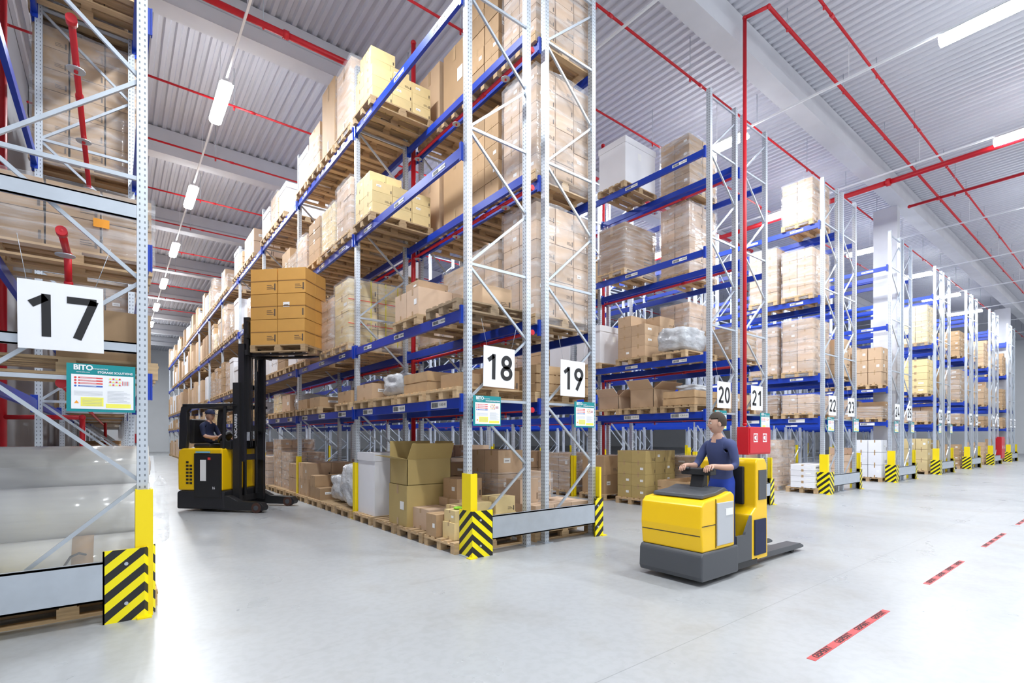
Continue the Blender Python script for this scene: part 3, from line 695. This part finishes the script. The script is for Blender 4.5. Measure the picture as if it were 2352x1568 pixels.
pallet(X,8.35,0);stack(X,8.35,.145,1.1,.7,.9,(2,2,2),'b')
stuffbay(20,1,levels=(0,2,3),p=.4)
# --- rows 22+
for num in (22,24,26,28,30,32):
    X=cx(num)
    cc={22:'c',24:'b',26:'y',28:'b',30:'a',32:'b'}[num]
    sl=(0,1) if num<30 else (0,)
    for li in range(5):
        for s in sl:
            if li==0 and num==22 and s==0: continue
            if li==4 and (num!=22 or s==1): continue
            if num==24 and li==3: continue
            if s==1 and li==3 and num>22: continue
            lo,hi=H_[li];h=random.uniform((lo+hi)/2,hi)
            loaded(X,sy(0,s)+.12,LV[li],h,cc if random.random()<.7 else None,num==22,(num==22 or random.random()<.4),n=(3,2,max(2,round(h/.26))) if num==22 else None,part=False if num==22 else None)
    if num==22:
        pallet(X,sy(0,0),0)
        for k in range(4):
            for j in range(2):
                o=carton(X-.1-.28+.56*j,sy(0,0)-.05,.145+.155*k,.54,.6,.15,'w',var=1,where='stacked low on a floor pallet')
        for k in range(4):
            ob('printed_mark',textmesh('BWERECO',.075,M_ink,'-Y',0,1.1,0,.0005),loc=(X-.38,sy(0,0)-.354,.145+.155*k+.075),label='black printed carton lettering',cat='lettering')
for num in (23,25,27,29):
    for li in (0,2,3):
        if random.random()<.7: loaded(cx(num),sy(0,0)+(.9 if num in(25,) else .05),LV[li],random.uniform(*H_[li]),None,False,False)
# --- row 17
X=cx(17)
pallet(X,sy(0,0)+.05,0);pallet(X,sy(0,1)+.1,0)
b0=.145
for (yy,zz,rr,band) in ((5.72,.25,.245,1),(6.22,.25,.245,0),(6.72,.25,.245,0),(5.92,.68,.24,0),(6.42,.68,.23,0),(6.15,1.07,.2,0)):
    b=MB();b.cyl((-.60,0,0),(.56,0,0),rr,0,40);b.cyl((-.605,0,0),(.575,0,0),rr*.45,1,18);b.cyl((-.61,0,0),(.58,0,0),.05,3,14)
    if band:
        b.cyl((.02,0,0),(.16,0,0),rr+.004,1,40)
    ob('film_roll',b.mesh('roll',[M_filmroll,KR['b'],M_film,M_black]),loc=(X+.0,yy,b0+zz),label='large plastic-wrapped roll lying on its side',cat='roll of film',group='wrapped rolls under the rack')
b=MB();pts=[(.0,-.02,-.2),(-.03,-.03,-.08),(-.02,-.035,.06),(.02,-.03,.13),(.07,-.02,.15),(.11,.0,.13)]
for i in range(len(pts)-1): b.cyl(pts[i],pts[i+1],.009,0,8);b.ball(pts[i+1],.009,0,8,6)
ob('black_strap',b.mesh('strap',[M_black]),loc=(X+.0,5.47,b0+.25),label='black looped strap hanging over a wrapped roll',cat='strap')
def drape():
    b=MB();nu=34
    prof=[(5.43,.16),(5.435,.3),(5.45,.44),(5.50,.54),(5.58,.64),(5.63,.76),(5.67,.88),(5.75,.98),(5.88,1.06),(5.98,1.16),(6.1,1.22),(6.25,1.22),(6.5,1.12)]
    V=[]
    for i,(yy,zz) in enumerate(prof):
        for j in range(nu+1):
            xx=-.62+1.22*j/nu;nn=noise.noise(Vector((xx*3,i*.5,0)))*.014
            V.append((xx,yy+nn-.02,b0*.2+zz+nn))
    b.v=V
    for i in range(len(prof)-1):
        for j in range(nu):
            a=i*(nu+1)+j;b.f.append((a,a+1,a+nu+2,a+nu+1));b.m.append(0);b.sm.append(True);b.uv.append([(0,0)]*4)
    return b.mesh('drape',[M_sheet])
ob('plastic_cover_sheet',drape(),loc=(X+.0,0,.06),label='clear plastic sheet draped over wrapped rolls',cat='plastic wrapping')
bundle(X+.66,6.1,.45,.12,.7,.65,2.2,'clear plastic film bulging out beside the upright',M_wrap)
pallet(X,sy(0,0)-.02,LV[1]);carton(X+.24,sy(0,0)-.0,LV[1]+.145,.62,.76,.42,'b',var=0)
pallet(X,6.65,LV[2]);load(X,6.65,LV[2]+.145,1.2,.8,.60,'b',True,True,n=(3,2,2),part=False)
o=MB();o.box(-.06,.06,-.003,.003,-.04,.04);ob('warning_sticker',o.mesh('sticker',[M_oprint]),loc=(X+.2,6.215,LV[2]+.42),label='orange sticker on stretch-wrapped cartons',cat='sticker')
for (bay,s,li,h,c) in ((1,0,3,1.7,'b'),(1,0,4,1.3,'b'),(1,0,2,1.4,'b'),(1,1,3,1.5,'a'),(1,1,4,1.2,'b'),(1,0,0,.7,'w'),(1,1,2,1.3,'c'),(0,3,4,.9,'b')):
    loaded(X,sy(bay,s)+.02,LV[li],h,c,li in(3,2) and s==0,True,n=(3,2,6) if s==0 else None,part=False)
# ------------------------------------------------------------ red pipes
def pipe(pts,r,label,extra=None,rings=False):
    b=MB()
    for i in range(len(pts)-1):
        b.cyl(pts[i],pts[i+1],r,0,12)
        if 0<i: b.ball(pts[i],r*1.25,0,12,8)
    for p in (pts[0],pts[-1]): b.ball(p,r*1.2,0,12,8)
    if rings:
        for i in range(len(pts)-1):
            a=Vector(pts[i]);c=Vector(pts[i+1]);L=(c-a).length;d=(c-a)/L;t=1.2
            while t<L: b.cyl(a+d*(t-.05),a+d*(t+.05),r*1.35,0,12);t+=3
    if extra: extra(b)
    return ob('sprinkler_pipe',b.mesh('pipe',[M_red,M_galv]),label=label,cat='pipe',group='red sprinkler pipes')
def hangers(b,pts,every=3,zt=10.19):
    a=Vector(pts[0]);c=Vector(pts[1]);L=(c-a).length;d=(c-a)/L;t=.8
    while t<L:
        p=a+d*t;b.cyl(p,(p.x,p.y,zt),.008,1,5);b.cyl(p,(p.x,p.y,p.z-.09),.02,0,8);t+=every
def ceilpipe(p0,p1,r=.035): pipe([p0,p1],r,'red sprinkler pipe run under the roof deck',lambda b:hangers(b,(p0,p1)),True)
ceilpipe((-1.6,10.4,9.3),(21,10.4,9.3),.06)
for y in (8.2,13.4,16.2,19.4,22.2,25.4,28.2,31.4,34.2,37.4): ceilpipe((-1.6,y,9.3),(30,y,9.3),.024)
ceilpipe((3,6.2,9.3),(60,6.2,9.3),.025)
ceilpipe((9.9,3.9,9.8),(60,3.9,9.8),.026)
pipe([(9.8,4.99,1.75),(9.8,4.99,9.8),(9.9,4.57,9.8),(60,4.57,9.8)],.036,'red sprinkler riser pipe beside a rack end',lambda b:hangers(b,((9.9,4.57,9.8),(60,4.57,9.8))))
pipe([(17.9,-6,9.0),(17.9,4.8,9.0),(17.9,30,9.0)],.075,'thick red sprinkler main pipe under roof',lambda b:[b.cyl((17.9,yy-.05,9.0),(17.9,yy+.05,9.0),.11,0,14) for yy in (1.8,4.8)])
ceilpipe((20.6,-6,9.1),(20.6,4.95,9.1),.045)
def cap(b,x,y,z): b.cyl((x,y-.03,z),(x,y+.05,z),.038,0,14)
def inrack(x,zs,y0=5.45,y1=40,ry=9.05,r=.025):
    for z in zs:
        def ex(b,z=z):
            cap(b,x,y0,z);t=y0+.6
            while t<20: b.cyl((x,t,z),(x,t,z-.09),.016,0,8);b.cyl((x,t,z-.07),(x,t,z-.062),.07,1,14);t+=1.4
        pipe([(x,y0,z),(x,y1,z)],r,'red in-rack sprinkler pipe between rack rows',ex,True)
    pipe([(x+.0,ry,.6),(x+.0,ry,9.3)],.045,'red vertical sprinkler riser in the rack flue')
inrack(4.64,(1.88,2.98,5.03,6.98));inrack(10.27,(1.88,2.98,5.03,6.98),y1=25,ry=9.1)
inrack(-.28,(4.88,),y0=5.42,y1=24,ry=23)
pipe([(-.34,5.42,3.15),(-.34,6.08,3.15),(-.34,6.2,2.92),(-.34,24,2.92)],.028,'red in-rack sprinkler pipe with an end cap',lambda b:(cap(b,-.34,5.42,3.15),b.cyl((-.34,5.8,3.06),(-.34,5.8,3.068),.07,1,14)))
pipe([(-.34,5.42,1.93),(-.34,24,1.93)],.025,'red in-rack sprinkler pipe with an end cap',lambda b:cap(b,-.34,5.42,1.93))
pipe([(-1.35,10.8,.3),(-1.35,10.8,9.6)],.055,'red vertical sprinkler riser along the wall')
pipe([(-1.35,10.8,4.6),(-.2,10.2,4.6)],.04,'red branch pipe from wall riser')
pipe([(-1.35,10.8,1.8),(-.4,10.2,1.8),(-.4,10.2,1.2)],.035,'red branch pipe with valve near wall')
b=MB();b.cyl((0,0,0),(0,-.03,0),.09,0,16);b.cyl((0,0,0),(0,.12,0),.025,0,8);ob('valve_wheel',b.mesh('valve',[M_red]),loc=(-1.35,10.68,.9),label='red round valve wheel on riser pipe',cat='valve')
def fire_cab(x,y,z,w=.9,h=.55,d=.24,legs=True):
    r=ob('fire_hose_cabinet',None,loc=(x,y,z),label='red fire hose cabinet with white pictograms',cat='fire cabinet',group='red fire cabinets')
    b=MB();b.box(-w/2,w/2,-d/2,d/2,0,h);ob('cabinet_body',b.mesh('cab',[M_red]),r,bevel=.01)
    b=MB();b.box(-w/2+.03,w/2-.03,-d/2-.014,-d/2,.03,h-.03);ob('door',b.mesh('door',[M_red]),r)
    b=MB();e=-d/2-.017
    for x0 in (-w*.32,w*.1):
        b.quad([(x0,e,h*.45),(x0+.17,e,h*.45),(x0+.17,e,h*.45+.17),(x0,e,h*.45+.17)],0)
        b.quad([(x0+.02,e-.001,h*.45+.02),(x0+.15,e-.001,h*.45+.02),(x0+.15,e-.001,h*.45+.15),(x0+.02,e-.001,h*.45+.15)],1)
        b.cyl((x0+.075,e-.001,h*.45+.085),(x0+.075,e-.003,h*.45+.085),.04,0,14)
        b.quad([(x0+.1,e-.003,h*.45+.03),(x0+.12,e-.003,h*.45+.03),(x0+.12,e-.003,h*.45+.13),(x0+.1,e-.003,h*.45+.13)],0)
    ob('pictograms',b.mesh('pict',[M_white,M_red]),r)
    for sx in (-w/2+.04,w/2-.04):
        b=MB();b.box(sx-.03,sx+.03,d/2-.07,d/2-.01,-z,0);ob('leg',b.mesh('leg',[M_galv]),r)
fire_cab(10.15,4.98,1.15);fire_cab(39.0,5.3,.3,1.0,1.2,.3,True);fire_cab(1.0,61.7,.9,1.3,.9,.3)
# ------------------------------------------------------------ floor tape
M_rt=mat('red_tape',(.60,.05,.05),.45,0,30,.35)
for k in range(0,16):
    xa=3.68+2.81*k
    r=ob('floor_tape',None,loc=(xa+.78,1.42,0),label='red floor tape strip printed with black lettering',cat='floor marking',group='red floor tape strips')
    b=MB();b.box(-.78,.78,-.028,.028,0,.002);ob('tape_strip',b.mesh('tape',[M_rt]),r)
    if k<5:
        for i in range(4): ob('lettering',textmesh('GESPERRT',.06,M_ink,'Z',.0012,1.0,0,.0004),r,loc=(-.585+.39*i,0,.003))
# ------------------------------------------------------------ people
M_skin=mat('skin',(.56,.33,.24),.55);M_hair=mat('hair',(.05,.035,.025),.8);M_navy=mat('navy_cloth',(.018,.025,.07),.85,0,8,.2);M_bluec=mat('blue_cloth',(.015,.05,.36),.85,0,8,.15);M_shirt=mat('dark_blue_shirt',(.045,.06,.16),.85,0,8,.2);M_shoe=mat('shoe_leather',(.02,.02,.022),.6);M_eye=mat('eye_white',(.8,.8,.8),.3);M_lip=mat('lips',(.42,.16,.13),.5)
PM=[M_skin,M_shirt,M_bluec,M_shoe,M_hair,M_eye,M_ink,M_lip]
def person(parent,loc,J,E,f,headc,mats,label,hat):
    names=list(J);idx={n:i for i,n in enumerate(names)}
    me=bpy.data.meshes.new('sk');me.from_pydata([J[n][:3] for n in names],[(idx[a],idx[c]) for a,c,_ in E],[])
    o=bpy.data.objects.new('sk',me);COL.objects.link(o)
    sk=o.modifiers.new('s','SKIN');sk.use_smooth_shade=True
    for n in names:
        d=me.skin_vertices[0].data[idx[n]];r=J[n][3];d.radius=(r,r) if not isinstance(r,tuple) else r;d.use_root=(n=='pelvis')
    sb=o.modifiers.new('u','SUBSURF');sb.levels=2;sb.render_levels=2
    dg=bpy.context.evaluated_depsgraph_get();ev=bpy.data.meshes.new_from_object(o.evaluated_get(dg));bpy.data.objects.remove(o)
    segs=[(Vector(J[a][:3]),Vector(J[c][:3]),r) for a,c,r in E]
    b=MB();b.v=[tuple(v.co) for v in ev.vertices]
    for p in ev.polygons:
        c=p.center;best=9;mi=0
        for a,q,r in segs:
            ab=q-a;t=max(0,min(1,(c-a).dot(ab)/max(1e-9,ab.length_squared)));dd=(c-a-ab*t).length
            if dd<best: best=dd;mi=r
        b.f.append(tuple(p.vertices));b.m.append(mi);b.sm.append(True);b.uv.append([(0,0)]*len(p.vertices))
    f=Vector(f).normalized();up=Vector((0,0,1));sd=up.cross(f).normalized();up=f.cross(sd);hc=Vector(headc)
    R=Matrix((f,sd,up)).transposed()
    def put(local):
        base=len(b.v)
        for v in local.v: b.v.append(tuple(R@Vector(v)+hc))
        for fc,m_,s_ in zip(local.f,local.m,local.sm): b.f.append(tuple(base+i for i in fc));b.m.append(m_);b.sm.append(s_);b.uv.append([(0,0)]*len(fc))
    h=MB()
    def hf(d):
        k=1.0
        k+=.20*math.exp(-((d.y/.13)**2+((d.z+.12)/.16)**2))*(d.x>0)
        k-=.07*math.exp(-(((abs(d.y)-.33)/.16)**2+((d.z-.08)/.12)**2))*(d.x>0)
        k+=.05*math.exp(-((d.y/.3)**2+((d.z+.75)/.2)**2))*(d.x>0)
        k+=.03*math.exp(-((d.y/.25)**2+((d.z+.42)/.08)**2))*(d.x>0)
        if d.z<0: k*=1-.16*abs(d.y)*(-d.z)
        return k
    h.ball((0,0,0),(.095,.075,.118),0,28,22,hf)
    for i,fc in enumerate(h.f):
        c=sum((Vector(h.v[j]) for j in fc),Vector())/len(fc)
        if c.x>.07 and abs(c.y)<.026 and -.062<c.z<-.046: h.m[i]=7
        if (c.z>.05 and c.x<.07) or (c.x<-.01 and c.z>-.03) : h.m[i]=4
    for s_ in (-1,1):
        h.ball((.080,s_*.03,.008),(.012,.013,.009),5,8,6);h.ball((.0885,s_*.03,.008),(.006,.006,.006),6,8,6)
        h.ball((0,s_*.078,-.008),(.022,.010,.032),0,10,8)
        h.bar((.089,s_*.018,.03),(.086,s_*.045,.03),.006,.006,4,(1,0,0))
    put(h)
    me=b.mesh('body',mats)
    root=ob('person',me,parent,loc=loc,label=label,cat=None if parent else 'person')
    g=MB()
    if hat:
        g.ball((-.005,0,.035),(.108,.09,.10),0,24,12,lambda d:1 if d.z>-.05 else .97)
        g.v=[(x,y,max(z,.035)) for x,y,z in g.v]
        g.prism([(.05,.036),(.17,.028),(.17,.034),(.05,.048)],-.06,.06)
        g.v=[tuple(R@Vector(v)+hc) for v in g.v]
        ob('cap',g.mesh('cap',[M_navy],True),root,label='dark blue peaked cap')
    else:
        def hr(d): return 1.07+.03*noise.noise(d*7)
        g.ball((-.012,0,.012),(.097,.080,.118),0,24,16,hr)
        keep=[]
        for i,fc in enumerate(g.f):
            c=sum((Vector(g.v[j]) for j in fc),Vector())/len(fc)
            if c.z>.055 or (c.x<.005 and c.z>-.045): keep.append(i)
        g.f=[g.f[i] for i in keep];g.m=[g.m[i] for i in keep];g.sm=[g.sm[i] for i in keep];g.uv=[g.uv[i] for i in keep]
        g.v=[tuple(R@Vector(v)+hc) for v in g.v]
        ob('hair',g.mesh('hair',[M_hair]),root,label='short dark hair')
    return root
def hand(J,E,side,w,dirv,curl,palm=(0,0,-1),thumb=None):
    w=Vector(w);d=Vector(dirv).normalized();p=Vector(palm).normalized();s=d.cross(p).normalized()
    k=w+d*.075
    J[side+'palm']=(*(w+d*.045),.026);J[side+'kn']=(*k,.022)
    E.append((side+'wr',side+'palm',0));E.append((side+'palm',side+'kn',0))
    for i,(o,l) in enumerate(((-.03,.065),(-.01,.075),(.01,.07),(.03,.055))):
        a=k+s*o+d*.012;m_=a+(d*.7+p*.7*curl)*l*.5;e=m_+(d*.15+p*curl)*l*.5
        J[side+'f%da'%i]=(*a,.0105);J[side+'f%db'%i]=(*m_,.0095);J[side+'f%dc'%i]=(*e,.008)
        E+= [(side+'kn',side+'f%da'%i,0),(side+'f%da'%i,side+'f%db'%i,0),(side+'f%db'%i,side+'f%dc'%i,0)]
    q=thumb or 1
    a=w+d*.04-s*q*.034;e=a+d*.03-s*q*.012+p*.012;g=e+d*.02+p*.02
    J[side+'ta']=(*a,.013);J[side+'tb']=(*e,.010);J[side+'tc']=(*g,.009)
    E+=[(side+'palm',side+'ta',0),(side+'ta',side+'tb',0),(side+'tb',side+'tc',0)]
def operator(x,y,z):
    J={'pelvis':(.08,0,.82,(.15,.12)),'hem':(.075,0,.90,(.145,.11)),'waist':(.06,0,.98,(.135,.10)),'chest':(.02,0,1.16,(.165,.115)),'neckb':(.0,0,1.31,.060),'neck':(-.02,0,1.375,.050),'hd':(-.03,0,1.43,.052)}
    E=[('pelvis','hem',2),('hem','waist',1),('waist','chest',1),('chest','neckb',1),('neckb','neck',0),('neck','hd',0)]
    for s,n in ((1,'l'),(-1,'r')):
        J.update({n+'sh':(.01+.03*s,s*.175,1.265,.060),n+'el':(-.06,s*.24,1.04,.044),n+'cuf':(-.14,s*.225,1.025,.041),n+'mid':(-.26,s*.19,1.03,.035),n+'wr':(-.40,s*.15,1.045,.027),
                  n+'hip':(.06,s*.085,.75,.088),n+'kn_':(-.04,s*.12,.43,.062),n+'calf':(-.01,s*.12,.28,.054),n+'an':(.05,s*.12,.09,.042),n+'toe':(-.11,s*.14,.035,.036)})
        E+= [('neckb',n+'sh',1),(n+'sh',n+'el',1),(n+'el',n+'cuf',1),(n+'cuf',n+'mid',0),(n+'mid',n+'wr',0),('pelvis',n+'hip',2),(n+'hip',n+'kn_',2),(n+'kn_',n+'calf',2),(n+'calf',n+'an',2),(n+'an',n+'toe',3)]
        hand(J,E,n,J[n+'wr'][:3],(-1,0,-.1),.9,(0,0,-1),s)
    return person(None,(x,y,z),J,E,(-.80,.60,-.06),(-.045,0,1.52),PM,'person in blue workwear standing upright, hands on truck controls',False)
operator(5.52,3.12,.135)
# ------------------------------------------------------------ rider pallet truck
T=ob('rider_pallet_truck',None,loc=(4.55,2.75,0),label='yellow and grey stand-on order picking pallet truck with long forks',cat='pallet truck')
b=MB();b.prism([(.02,.05),(0,.10),(.01,.30),(.04,.34),(.72,.34),(.72,.05)],.0,.76)
ob('bumper_skirt',b.mesh('skirt',[M_grey],True),T,bevel=.018)
b=MB();b.prism([(.04,.34),(.015,.58),(.03,.80),(.09,.85),(.40,.88),(.60,.92),(.66,.88),(.66,.34)],.015,.745)
ob('motor_housing',b.mesh('housing',[M_tyel],True),T,bevel=.016)
b=MB();b.box(.022,.032,.03,.73,.50,.51);b.box(.28,.285,.008,.018,.36,.86);b.box(.03,.28,.008,.018,.60,.606);ob('panel_seam',b.mesh('seam',[M_black]),T)
b=MB();b.prism([(.14,.865),(.16,.905),(.40,.92),(.58,.96),(.66,.92),(.6,.88),(.4,.88)],.08,.68);ob('top_cover',b.mesh('cover',[M_grey],True),T,bevel=.01)
b=MB();b.box(.30,.62,.002,.017,.38,.82);ob('side_panel',b.mesh('panel',[mat('light_grey_panel',(.5,.52,.55),.4)]),T,bevel=.006)
b=MB();b.box(.46,.60,-.002,.003,.68,.75);ob('sticker',b.mesh('sticker',[M_label]),T)
b=MB();b.prism([(.50,.90),(.56,1.12),(.62,1.12),(.62,.90)],.3,.46,0)
b.cyl((.57,.22,1.12),(.57,.54,1.12),.035,0);b.box(.50,.62,.2,.56,1.08,1.15,0)
ob('control_column',b.mesh('column',[M_black],True),T,bevel=.008)
for y in (.22,.52):
    b=MB();b.cyl((.50,y-.07,1.145),(.50,y+.07,1.145),.017,0,12);ob('handlebar',b.mesh('handle',[M_black]),T)
b=MB();b.box(.66,1.2,.03,.73,.055,.13);ob('platform',b.mesh('platform',[M_black]),T,bevel=.006)
b=MB();b.prism([(.66,.13),(.66,.80),(.70,.80),(.72,.13)],.03,.73);ob('knee_pad',b.mesh('pad',[M_navy],True),T)
b=MB();b.prism([(.72,.13),(.72,.42),(.90,.42),(1.05,.62),(1.05,.13)],.02,.05);ob('side_guard',b.mesh('guard',[M_grey],True),T)
b=MB();b.prism([(1.05,.10),(1.05,.62),(1.17,.70),(1.17,1.20),(1.20,1.25),(1.38,1.25),(1.43,1.18),(1.45,.10)],.03,.73);ob('rear_tower',b.mesh('tower',[M_tyel],True),T,bevel=.016)
b=MB();b.box(1.13,1.17,.16,.60,.72,1.16);ob('backrest',b.mesh('rest',[M_black]),T,bevel=.015)
b=MB();b.box(1.12,1.38,.015,.03,.16,.56);ob('side_panel',b.mesh('panel',[M_navy]),T)
b=MB();b.box(1.22,1.40,.022,.03,.78,1.12);ob('side_panel',b.mesh('panel',[M_grey]),T)
for y in (.10,.50):
    b=MB();b.prism([(1.42,.10),(1.42,.06),(2.5,.045),(2.6,.05),(2.6,.07),(2.5,.11),(1.42,.125)],y,y+.17);ob('fork',b.mesh('fork',[M_grey],True),T)
    b=MB();b.cyl((2.35,y+.03,.04),(2.35,y+.14,.04),.04,0,14);ob('wheel',b.mesh('wheel',[M_rubber]),T)
for y in (.08,.60):
    b=MB();b.cyl((.4,y,.09),(.4,y+.08,.09),.09,0,20);ob('wheel',b.mesh('wheel',[M_rubber]),T)
# ------------------------------------------------------------ reach truck
R=ob('reach_truck',None,loc=(.98,12.2,0),rot=(0,0,math.atan2(-.73,.68)),label='yellow and black reach truck with raised mast in the aisle',cat='forklift')
b=MB();b.prism([(0,.05),(0,.38),(.05,.42),(1.05,.42),(1.08,.05)],-.01,1.21);ob('chassis',b.mesh('chassis',[M_dark],True),R,bevel=.03)
b=MB();b.prism([(.01,.42),(.0,.95),(.02,1.22),(.10,1.27),(1.0,1.27),(1.0,.42)],.01,1.19);ob('body',b.mesh('body',[M_tyel],True),R,bevel=.03)
b=MB();b.box(.40,1.0,-.02,.01,.27,1.17);b.box(.42,.98,-.03,-.02,.3,1.13);ob('side_panel',b.mesh('panel',[M_black]),R,bevel=.006)
b=MB();b.box(.55,.68,-.034,-.03,.62,1.04,0);ob('sticker',b.mesh('sticker',[M_label]),R)
b=MB();b.box(.72,.78,-.034,-.03,1.04,1.09,0);ob('sticker',b.mesh('sticker',[M_rprint]),R)
b=MB();b.box(.45,.75,-.034,.0,1.18,1.21,0);ob('sticker',b.mesh('sticker',[mat('light_blue',(.2,.5,.7),.5)]),R)
for i in range(7):
    for j in range(2):
        if i==6 and j==1: continue
        b=MB();b.box(.20+.08*j,.255+.08*j,.003,.012,.55+.07*i,.59+.07*i);ob('vent',b.mesh('vent',[M_black]),R)
b=MB();b.box(.15,.55,.25,.85,1.27,1.36);b.prism([(.12,1.36),(.02,1.36),(-.0,1.85),(.06,1.88),(.14,1.85)],.28,.82);ob('driver_seat',b.mesh('seat',[M_black],True),R,bevel=.03)
b=MB();b.box(.85,1.08,.15,1.05,1.25,1.42);b.cyl((.82,.35,1.46),(.78,.35,1.5),.15,0,20);b.cyl((.86,.35,1.38),(.80,.35,1.48),.02);b.cyl((.9,.7,1.42),(.88,.7,1.56),.015);ob('control_console',b.mesh('console',[M_black]),R,bevel=.01)
b=MB()
for y in (.04,1.08):
    b.prism([(.0,1.25),(.16,1.25),(.20,1.6),(.18,2.0),(.24,2.07),(1.2,2.12),(1.2,2.17),(.14,2.17),(.05,2.1),(.02,1.9)],y,y+.08)
    b.bar((.98,y+.04,1.27),(1.02,y+.04,2.14),.05,.05)
for x in (.3,.45,.6,.75,.9,1.05): b.box(x-.015,x+.015,.1,1.1,2.12,2.15)
b.box(1.15,1.2,.04,1.16,2.11,2.17);b.box(.08,.2,.04,1.16,2.1,2.17)
ob('overhead_guard',b.mesh('guard',[M_black],True),R,bevel=.01)
for y in (0,1.04):
    b=MB();b.prism([(.95,.04),(.95,.34),(1.15,.32),(1.35,.22),(1.62,.21),(1.85,.20),(1.92,.12),(1.90,.06),(1.88,.04)],y,y+.16);ob('support_leg',b.mesh('leg',[M_black],True),R,bevel=.01)
    b=MB();b.cyl((1.76,y-.012,.10),(1.76,y+.10,.10),.10,0,24);b.cyl((1.76,y-.018,.10),(1.76,y+.105,.10),.05,1,16);ob('wheel',b.mesh('wheel',[mat('tyre_brown',(.07,.03,.02),.7),M_grey]),R)
b=MB();b.cyl((.25,.45,.16),(.25,.65,.16),.16,0,24);ob('wheel',b.mesh('wheel',[M_rubber]),R)
def mast_stage(x,w,z0,z1,name,ys,m):
    b=MB()
    for y,s in ((ys[0],1),(ys[1],-1)):
        b.box(x,x+w,y-.012,y+.012,z0,z1);b.box(x,x+.018,y,y+s*.06,z0,z1) if s>0 else b.box(x,x+.018,y-.06,y,z0,z1)
        if s>0:b.box(x+w-.018,x+w,y,y+.06,z0,z1)
        else:b.box(x+w-.018,x+w,y-.06,y,z0,z1)
    b.box(x,x+.03,ys[0],ys[1],z1-.1,z1);b.box(x,x+.03,ys[0],ys[1],z0+.02,z0+.14)
    ob(name,b.mesh(name,[m]),R)
mast_stage(1.10,.15,.15,2.6,'mast_outer_stage',(.20,1.0),M_black)
mast_stage(1.17,.13,1.0,3.4,'mast_middle_stage',(.27,.93),M_dark)
mast_stage(1.24,.12,1.6,3.95,'mast_inner_stage',(.34,.86),M_black)
for y in (.42,.78):
    b=MB();b.cyl((1.2,y,.3),(1.2,y,2.9),.035);b.cyl((1.2,y,2.9),(1.2,y,3.5),.02,1);ob('lift_cylinder',b.mesh('cyl',[M_dark,M_galv]),R)
for y in (.50,.55,.65,.70):
    b=MB();b.cyl((1.27,y,1.3),(1.27,y,3.9),.013);ob('lift_chain',b.mesh('chain',[M_dark]),R)
b=MB();b.box(1.36,1.42,.2,1.0,3.16,3.26);b.box(1.36,1.42,.2,1.0,3.5,3.58)
for y in (.25,.45,.6,.75,.95): b.box(1.37,1.40,y-.012,y+.012,3.2,3.85)
b.box(1.37,1.40,.2,1.0,3.83,3.87);b.box(1.2,1.37,.38,.82,3.15,3.6)
ob('fork_carriage',b.mesh('carriage',[M_black]),R)
for y in (.33,.75):
    b=MB();b.prism([(1.42,3.16),(1.42,3.62),(1.46,3.62),(1.46,3.20),(2.6,3.20),(2.6,3.185),(2.4,3.16)],y,y+.12);ob('fork',b.mesh('fork',[M_dark],True),R)
ob('lettering',textmesh('UNICARRIERS',.085,M_white,'-Y',.001,.95,math.pi/2,.001),R,loc=(1.175,.185,1.72))
ob('lettering',textmesh('16',.07,M_white,'-Y',.001,.9,0,.001),R,loc=(.85,-.036,.48))
J={'pelvis':(.30,.5,1.44,(.15,.12)),'waist':(.27,.5,1.53,(.13,.105)),'chest':(.27,.5,1.68,(.16,.11)),'neckb':(.28,.5,1.79,.058),'neck':(.30,.5,1.835,.05),'hd':(.31,.5,1.87,.055)}
E=[('pelvis','waist',1),('waist','chest',1),('chest','neckb',1),('neckb','neck',0),('neck','hd',0)]
for s,n in ((1,'l'),(-1,'r')):
    J.update({n+'sh':(.28,.5+s*.175,1.735,.06),n+'el':(.38,.5+s*.22,1.52,.043),n+'mid':(.52,.5+s*.19,1.49,.036),n+'wr':(.62,.5+s*.15,1.50,.027),
      n+'hip':(.36,.5+s*.09,1.44,.085),n+'kn_':(.72,.5+s*.11,1.45,.06),n+'calf':(.76,.5+s*.11,1.37,.05),n+'an':(.78,.5+s*.11,1.30,.04),n+'toe':(.84,.5+s*.12,1.29,.032)})
    E+=[('neckb',n+'sh',1),(n+'sh',n+'el',1),(n+'el',n+'mid',0),(n+'mid',n+'wr',0),('pelvis',n+'hip',2),(n+'hip',n+'kn_',2),(n+'kn_',n+'calf',2),(n+'calf',n+'an',2),(n+'an',n+'toe',3)]
    hand(J,E,n,J[n+'wr'][:3],(1,0,0),.8,(0,0,-1),-s)
dr=person(None,(.98,12.2,0),J,E,(1,-.15,-.05),(.33,.5,1.95),[M_skin,M_navy,M_navy,M_shoe,M_hair,M_eye,M_ink,M_lip],'person in navy work clothes and cap seated driving a truck',True)
dr.rotation_euler=R.rotation_euler
th=math.atan2(-.73,.68);ca,sa=math.cos(th),math.sin(th)
def tl(x,y): return (.98+x*ca-y*sa,12.2+x*sa+y*ca)
px,py=tl(2.08,.6);pallet(px,py,3.205,th)
for k in range(3):
    for i in range(2):
        for j in range(2):
            qx,qy=tl(2.08-.3+.6*i+random.uniform(-.008,.008),.6-.2+.4*j)
            carton(qx,qy,3.35+.51*k,.580,.385,.500,'g',th+random.uniform(-.02,.02),where='on the raised truck forks pallet',var=0 if (i==1 and k==1) else 1+(i+k)%3,grp='golden cartons on the raised pallet')
